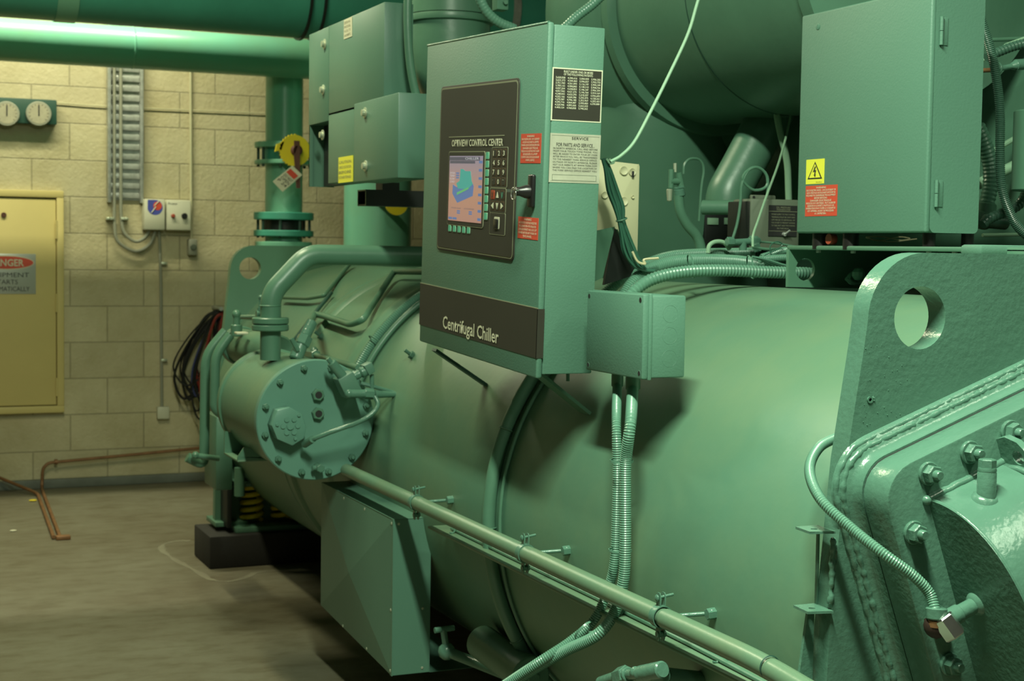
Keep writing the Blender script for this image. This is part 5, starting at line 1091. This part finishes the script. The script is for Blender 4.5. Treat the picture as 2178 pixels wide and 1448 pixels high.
MB().box(a1.x, b1_.x, 3.3168, 3.318, a1.z-h_*.205, a1.z-h_*.19).box(a1.x, b1_.x, 3.3168, 3.318, b1_.z+h_*.16, b1_.z+h_*.172).build('rule_line', 'line', pl)
p = at(1670, 498, 'Y', 3.31); MB().cyl(p + V((0, .008, 0)), p, .005, seg=12).cyl(p, p + V((.006, -.012, .01)), .0025, seg=8).build('toggle_switch', 'galv', t)
# pale slots seen through a rear frame
t = thing('rear_frame', at(1550, 520, 'Y', 4.0), 'dark rear frame low behind the S shaped pipe with two pale openings', 'frame')
q0 = at(1500, 452, 'Y', 4.05); q1 = at(1612, 520, 'Y', 4.05)
MB().box(q0.x, q1.x, 4.05, 4.08, q1.z-.03, q0.z, .003).build('frame', 'dark', t)
for x0_, x1_ in ((1506, 1528), (1542, 1588)):
    u0 = at(x0_, 463, 'Y', 4.045); u1 = at(x1_, 478, 'Y', 4.045); MB().box(u0.x, u1.x, 4.044, 4.051, u1.z, u0.z, .001).build('pale_plate', 'tube', t)
# ---- ribbed conduits lying over the shell
def span(L, y0, y1, r=None): n = len(L)-1; return [at(x, y, 'Y', y0 + (y1-y0)*i/n) for i, (x, y) in enumerate(L)]
P = span([(1300, 668), (1330, 640), (1352, 616), (1382, 596), (1425, 583), (1480, 576), (1550, 575), (1620, 578), (1680, 580), (1716, 581), (1760, 586)], 3.10, 3.10)
one(MB().flexi(P, .0150, .0088, .15, 16), 'flexible_conduit', 'flex', 'coarse ribbed conduit lying over the shell, nearest, running to the drilled bracket', 'flexible conduit')
P = span([(1290, 680), (1322, 636), (1348, 600), (1384, 572), (1430, 558), (1490, 554), (1560, 556), (1610, 562), (1650, 566)], 3.20, 3.20)
one(MB().flexi(P, .0165, .0050, .12, 16), 'flexible_conduit', 'flex', 'middle fine ribbed conduit arching over the shell behind the junction box', 'flexible conduit')
P = span([(1250, 668), (1290, 622), (1330, 588), (1375, 562), (1430, 545), (1500, 540), (1560, 539), (1602, 538)], 3.32, 3.30)
one(MB().flexi(P, .0145, .0050, .12, 14), 'flexible_conduit', 'flex', 'rear fine ribbed conduit arching over the shell and touching the panel foot', 'flexible conduit')
for px, py, r, y, lab in ((1470, 566, .030, 3.13, 'cable tie on the arching conduits left'), (1597, 568, .030, 3.13, 'cable tie on the arching conduits near the bracket')):
    p = at(px, py, 'Y', y); one(MB().lathe(p, (1, -.3, .25), [(r-.002, -.0018), (r, 0), (r-.002, .0018)], 20), 'cable_tie', 'flex', lab, 'cable tie')
m = MB(); 
t = thing('tube_manifold', at(1600, 530, 'Y', 3.25), 'cluster of small green fittings and thin tubes on the shell beside the cabinet', 'manifold')
MB().cyl(at(1553, 516, 'Y', 3.25), at(1615, 512, 'Y', 3.25), .0085, seg=12).hexa(at(1546, 514, 'Y', 3.25), at(1560, 514, 'Y', 3.25), .012).hexa(at(1594, 512, 'Y', 3.25), at(1612, 513, 'Y', 3.25), .013).cyl(at(1580, 514, 'Y', 3.25), at(1580, 532, 'Y', 3.25), .010, seg=12).hexa(at(1608, 518, 'Y', 3.22), at(1612, 535, 'Y', 3.22), .010).build('fittings', 'gloss', t)
MB().tube(smooth(PT([(1506, 538), (1509, 522), (1522, 514), (1540, 516), (1552, 530)], 'Y', 3.27), 6), .0055, 10).build('loop_tube', 'tube', t)
MB().tube(smooth(PT([(1612, 514), (1650, 517), (1690, 524), (1730, 528)], 'Y', 3.25), 5), .0028, 8).build('level_tube', 'paint', t)
MB().tube(smooth(PT([(1600, 526), (1640, 530), (1700, 527)], 'Y', 3.2), 5), .0035, 8).build('level_tube', 'paint', t)
MB().tube(smooth(PT([(1610, 550), (1650, 532), (1664, 520), (1652, 514), (1638, 524), (1644, 548), (1660, 556)], 'Y', 3.18), 6), .0016, 6).build('coiled_wire', 'wire', t)
for k in range(5):
    P = PT([(1600+8*k, 546+2*k), (1630, 552+3*k), (1662, 562+4*k), (1700, 572+3*k)], 'Y', 3.12+.01*k); MB().tube(smooth(P, 5), .003, 7).build('green_wire', 'flex', t)
MB().flexi(PT([(1620, 548), (1650, 538), (1672, 532)], 'Y', 3.2), .010, .005, .12, 12).build('ribbed_stub', 'flex', t)
MB().flexi(PT([(1615, 552), (1665, 548), (1720, 546)], 'Y', 3.16), .009, .005, .12, 12).build('ribbed_stub', 'flex', t)
# ================================================================== right cabinet
KX, KY0, KY1, KZ0 = 2.0, 2.495, 2.952, 1.402
t = thing('wall_cabinet', (KX+.07, 2.72, KZ0), 'tall blank green cabinet with yellow and red warning stickers on the right', 'cabinet')
del t['label']; t['label'] = 'tall blank green cabinet with a yellow triangle sticker, standing on the drilled bracket'; t['category'] = 'cabinet'; t.name = 'tall_cabinet'; ORG['tall_cabinet'] = ORG['wall_cabinet']
def lean(o): return o
at2 = at(1704, 35, 'X', KX).z
MB().prism([V((x, KY0, z)) for x, z in rrect(KX+.0675+.006, (KZ0+2.0)/2, .135-.012, 2.0-KZ0, .012)], (0, KY1-KY0, 0)).build('body', 'cabinet', t)
kd = MB()
tb = bmesh.new(); f = tb.faces.new([tb.verts.new(V((KX, y, z))) for y, z in [(KY0, KZ0), (KY1, KZ0), (KY1, at2), (KY0, 1.897)]])
kz = (at2 + 1.897)/2
tb.free()
MB().box(KX, KX+.014, KY0, KY1, KZ0, kz, .005, 3).build('door', 'cabinet', t)
bpy.data.objects['body'].name = 'body'
# trim the body to the same top as the door
for o in t.children:
    if o.name.startswith('body'):
        for v in o.data.vertices:
            if v.co.z > .3: v.co.z += kz - 2.0 - .004
            if v.co.z < .05: v.co.z += 0
p = at(1740, 57, 'X', KX); MB().lathe((KX, p.y, p.z), (-1, 0, 0), [(.007, 0), (.007, .001), (.0055, .0015), (0, .0012)], 18).box(KX-.0022, KX-.001, p.y-.001, p.y+.001, p.z-.005, p.z+.005).build('lock', 'cabinet', t)
for y0_, y1_ in ((36, 96), (383, 440)):
    a = at(2001 if y0_ < 100 else 1990, y0_, 'Y', KY0); b = at(2001 if y0_ < 100 else 1990, y1_, 'Y', KY0)
    MB().cyl((a.x, KY0-.004, b.z), (a.x, KY0-.004, (a.z+b.z)/2-.0006), .0040, seg=12).cyl((a.x, KY0-.004, (a.z+b.z)/2+.0006), (a.x, KY0-.004, a.z), .0040, seg=12).box(a.x, a.x+.018, KY0-.002, KY0+.001, b.z, a.z, .0008).build('hinge', 'cabinet', t)
XK = KX-.0006
def ksq(q, mm, nm):
    P_ = [at(x, y, 'X', XK) for x, y in q]; y1 = (P_[0].y+P_[2].y)/2; y0 = (P_[1].y+P_[3].y)/2; z1 = (P_[0].z+P_[1].z)/2; z0 = (P_[2].z+P_[3].z)/2
    return MB().box(XK, XK+.002, y0, y1, z0, z1).build(nm, mm, t), y0, y1, z0, z1
s_, y0_, y1_, z0_, z1_ = ksq([(1715, 339), (1753, 338), (1714, 391), (1753, 391)], 'syellow', 'voltage_sticker')
cy, cz, w_, h_ = (y0_+y1_)/2, z0_ + (z1_-z0_)*.50, y1_-y0_, z1_-z0_
tri = [(cy - w_*.40, cz - h_*.30), (cy + w_*.40, cz - h_*.30), (cy, cz + h_*.40)]
tri2 = [(cy - w_*.31, cz - h_*.25), (cy + w_*.31, cz - h_*.25), (cy, cz + h_*.31)]
MB().prism(YZ(XK-.0002, tri), (-.0003, 0, 0)).build('triangle_border', 'ink', s_)
MB().prism(YZ(XK-.0006, tri2), (-.0003, 0, 0)).build('triangle_field', 'syellow', s_)
bolt = [(-.02, .20), (.07, .20), (.01, .03), (.09, .05), (.0, -.18), (.03, -.13), (.05, -.15), (-.02, -.24), (-.06, -.13), (-.03, -.14), (-.01, -.01), (-.09, -.03)]
bolt = [(.0, .20), (-.10, -.03), (.0, .0), (-.02, -.14), (-.06, -.12), (.03, -.24), (.07, -.10), (.03, -.13), (.09, .07), (.0, .04), (.07, .20)]
MB().prism(YZ(XK-.0010, [(cy - a_*w_, cz + b_*h_) for a_, b_ in bolt]), (-.0003, 0, 0)).build('lightning_mark', 'ink', s_)
lettering(s_, 'ink', ['024-30316'], (XK-.0004, cy-w_*.08, z0_+h_*.09), (0, -1, 0), (0, 0, 1), w_*.32, h_*.04, N=V((-1, 0, 0)))
s_, y0_, y1_, z0_, z1_ = ksq([(1713, 395), (1781, 393), (1713, 460), (1780, 459)], 'red', 'warning_sticker')
lettering(s_, 'pale', [('WARNING', .34), 'RISK OF ELECTRIC SHOCK - CAN CAUSE INJURY OR', ('DEATH. MORE THAN ONE DISCONNECT SWITCH MAY BE', .98), 'REQUIRED TO DE-ENERGIZE THE EQUIPMENT', ('BEFORE SERVICING.', .45), ('DANGER ELECTRIQUE', .72), 'RISQUE DE CHOC ELECTRIQUE - PEUT CAUSER DES', ('BLESSURES OU LA MORT. IL FAUT PLUS D UN', .9), 'INTERRUPTEUR POUR COUPER LE COURANT DE', ('CET APPAREIL AVANT DE PROCEDER', .9), ('A L ENTRETIEN.', .4)], (XK-.0003, y1_-(y1_-y0_)*.04, z1_-(z1_-z0_)*.04), (0, -1, 0), (0, 0, 1), (y1_-y0_)*.92, (z1_-z0_)*.90, gap=.42, N=V((-1, 0, 0)), bold=.012)
# feet
for px, w_ in ((1745, .018), (1810, .018), (1976, .013), (2058, .013)):
    p = at(px, 505, 'X' if px < 1900 else 'Y', KX+.03 if px < 1900 else KY0+.03)
    one(MB().cyl((p.x, p.y, 1.366), (p.x, p.y, KZ0+.002), w_, seg=18), 'rubber_foot', 'rubber', {1745: 'black rubber foot under the far corner of the tall cabinet', 1810: 'black rubber foot second from the far corner under the tall cabinet', 1976: 'black rubber foot under the near front corner of the tall cabinet', 2058: 'black rubber foot at the right under the tall cabinet'}[px], 'foot', 'feet of the tall cabinet')
one(MB().tube(smooth(PT([(1842, 505), (1870, 512), (1910, 504), (1935, 507), (1915, 511), (1875, 503), (1842, 505), (1890, 514), (1950, 508)], 'Y', 2.75), 6), .0016, 6), 'loose_wire', 'wirecream', 'thin pale loose wire coiled under the tall cabinet', 'wire')
m = MB().cyl(at(1762, 508, 'Y', 2.85), at(1775, 509, 'Y', 2.85), .012, seg=14); one(m, 'plug_cap', 'keyred', 'small red cap under the tall cabinet beside its far feet', 'cap')
# bracket carrying it: folded plate with drilled leg
HX = 2.03
t = thing('cabinet_bracket', (HX+.15, 2.5, 1.28), 'folded green bracket with a drilled leg carrying the tall cabinet over the shell', 'bracket')
za = at(1690, 522, 'Y', 3.0).z
hx0 = at(1677, 570, 'Y', 3.0).x; hx1 = hx0 + .34
hc = at(1713, 573, 'Y', 3.0); leg = [(hx0, 1.277), (hx0, za-.012), (hx0+.003, za-.003), (hx0+.010, za), (hx1, za), (hx1, 1.272)]
MB().prism(XZ(3.0, leg), (0, .010, 0), holes=[XZ(3.0, circ(hc.x, hc.z, .0265, 32))]).build('drilled_leg', 'paint', t)
zp = at(1900, 521, 'X', hx0).z
zt_a = za
MB().box(hx0, hx1, 1.98, 3.01, za-.010, za, .003).build('top_plate', 'paint', t)
MB().box(hx1-.010, hx1, 1.98, 3.0, 1.22, za-.006).build('rear_flange', 'paint', t)
e_ = at(2064, 540, 'X', hx0)
MB().box(hx0, hx0+.008, 1.98, e_.y, za-.07, za-.002, .003).build('front_flange', 'paint', t)
for px in (1741, 1815, 1976, 2031, 2052):
    p = at(px, 524, 'X', hx0+.03); MB().hexa((p.x, p.y, za-.009), (p.x, p.y, za-.016), .006).build('nut', 'galv', t)
one(MB().tube(smooth(PT([(1800, 592), (1812, 600), (1838, 600), (1842, 586), (1824, 578), (1806, 588), (1812, 602), (1850, 600)], 'Y', 2.9), 6), .005, 8).sphere(at(1826, 583, 'Y', 2.88), .016, 10), 'wire_loop', 'paint', 'green loop of cable tucked under the drilled bracket', 'cable')
# ================================================================== right edge background
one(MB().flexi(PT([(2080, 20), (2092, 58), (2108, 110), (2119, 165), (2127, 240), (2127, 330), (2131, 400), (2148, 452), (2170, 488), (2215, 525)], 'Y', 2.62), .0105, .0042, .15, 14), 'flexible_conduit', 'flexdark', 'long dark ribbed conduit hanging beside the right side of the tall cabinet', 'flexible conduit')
one(MB().flexi(PT([(2078, 268), (2092, 300), (2105, 345), (2107, 390), (2099, 432), (2094, 452)], 'Y', 2.8), .0185, .010, .10, 16), 'flexible_conduit', 'flex', 'short thick ribbed conduit behind the right edge of the tall cabinet', 'flexible conduit')
one(MB().cyl(at(2098, 432, 'Y', 2.8), at(2094, 462, 'Y', 2.8), .024, seg=18, bev=.003).cyl(at(2090, 455, 'Y', 2.8), at(2080, 480, 'Y', 2.8), .026, seg=18, bev=.004), 'conduit_gland', 'paint', 'wide green gland at the end of the short thick conduit', 'gland')
one(MB().tube(PT([(2080, 86), (2230, 80)], 'Y', 2.9), .0050, 10), 'thin_pipe', 'paint', 'thin level green pipe at the upper right edge', 'pipe')
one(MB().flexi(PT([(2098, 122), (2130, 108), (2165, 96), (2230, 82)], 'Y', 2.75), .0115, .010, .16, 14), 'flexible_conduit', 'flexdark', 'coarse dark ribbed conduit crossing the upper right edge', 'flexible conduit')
one(MB().tube(PT([(2088, 130), (2140, 96), (2178, 82), (2240, 60)], 'Y', 2.78), .0045, 8), 'thin_pipe', 'tube', 'thin slanting pale tube behind the coarse ribbed conduit', 'tube')
m = MB().cyl(at(2086, 150, 'Y', 2.7), at(2108, 149, 'Y', 2.7), .0050, seg=12); one(m, 'copper_stub', 'copper', 'short bare copper stub beside the dark hanging conduit', 'pipe')
m = MB().cyl(at(2108, 149, 'Y', 2.7), at(2152, 141, 'Y', 2.7), .0062, seg=12).cyl(at(2150, 141, 'Y', 2.7), at(2162, 138, 'Y', 2.7), .0066, .0125, seg=14).cyl(at(2160, 138, 'Y', 2.7), at(2240, 132, 'Y', 2.7), .0125, seg=14).lathe(at(2122, 146, 'Y', 2.7), (1, 0, 0), [(.0135, -.003), (.0145, 0), (.0135, .003)], 14)
one(m, 'sensor_probe', 'gloss', 'green sensor probe pointing left at the upper right edge', 'sensor')
t = thing('canister', at(2190, 405, 'Y', 2.6), 'upright green canister cut off by the right edge', 'canister')
p = at(2163, 405, 'Y', 2.6); q = at(2163, 232, 'Y', 2.6)
MB().cyl((p.x+.05, 2.6, p.z), (p.x+.05, 2.6, q.z), .05, seg=32, bev=.003).build('body', 'paint', t)
one(MB().tube(PT([(2112, 322), (2200, 270)], 'Y', 3.0), .0070, 10), 'slanting_pipe', 'tube', 'upper thin slanting pipe left of the canister', 'pipe')
one(MB().tube(PT([(2080, 392), (2200, 330)], 'Y', 3.0), .0135, 12), 'slanting_pipe', 'tube', 'lower thicker slanting pipe left of the canister', 'pipe')
one(MB().tube(PT([(2090, 500), (2200, 498)], 'Y', 2.95), .0045, 8), 'thin_pipe', 'tube', 'thin level pipe just above the near end plate at the right', 'pipe')
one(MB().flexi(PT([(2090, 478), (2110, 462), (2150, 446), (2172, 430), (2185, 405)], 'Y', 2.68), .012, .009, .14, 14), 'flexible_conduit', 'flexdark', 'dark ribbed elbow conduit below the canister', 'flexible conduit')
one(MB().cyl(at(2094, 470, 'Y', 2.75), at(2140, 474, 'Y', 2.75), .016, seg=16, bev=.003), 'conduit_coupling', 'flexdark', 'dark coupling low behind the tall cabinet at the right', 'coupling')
a = at(2064, 520, 'Y', 2.3); b = at(2300, 520, 'Y', 2.3)
one(MB().box(a.x, b.x, 2.27, 2.33, a.z-.02, a.z, .006), 'cross_rail', 'cabinet', 'flat green rail lying behind the top of the near end plate', 'rail')
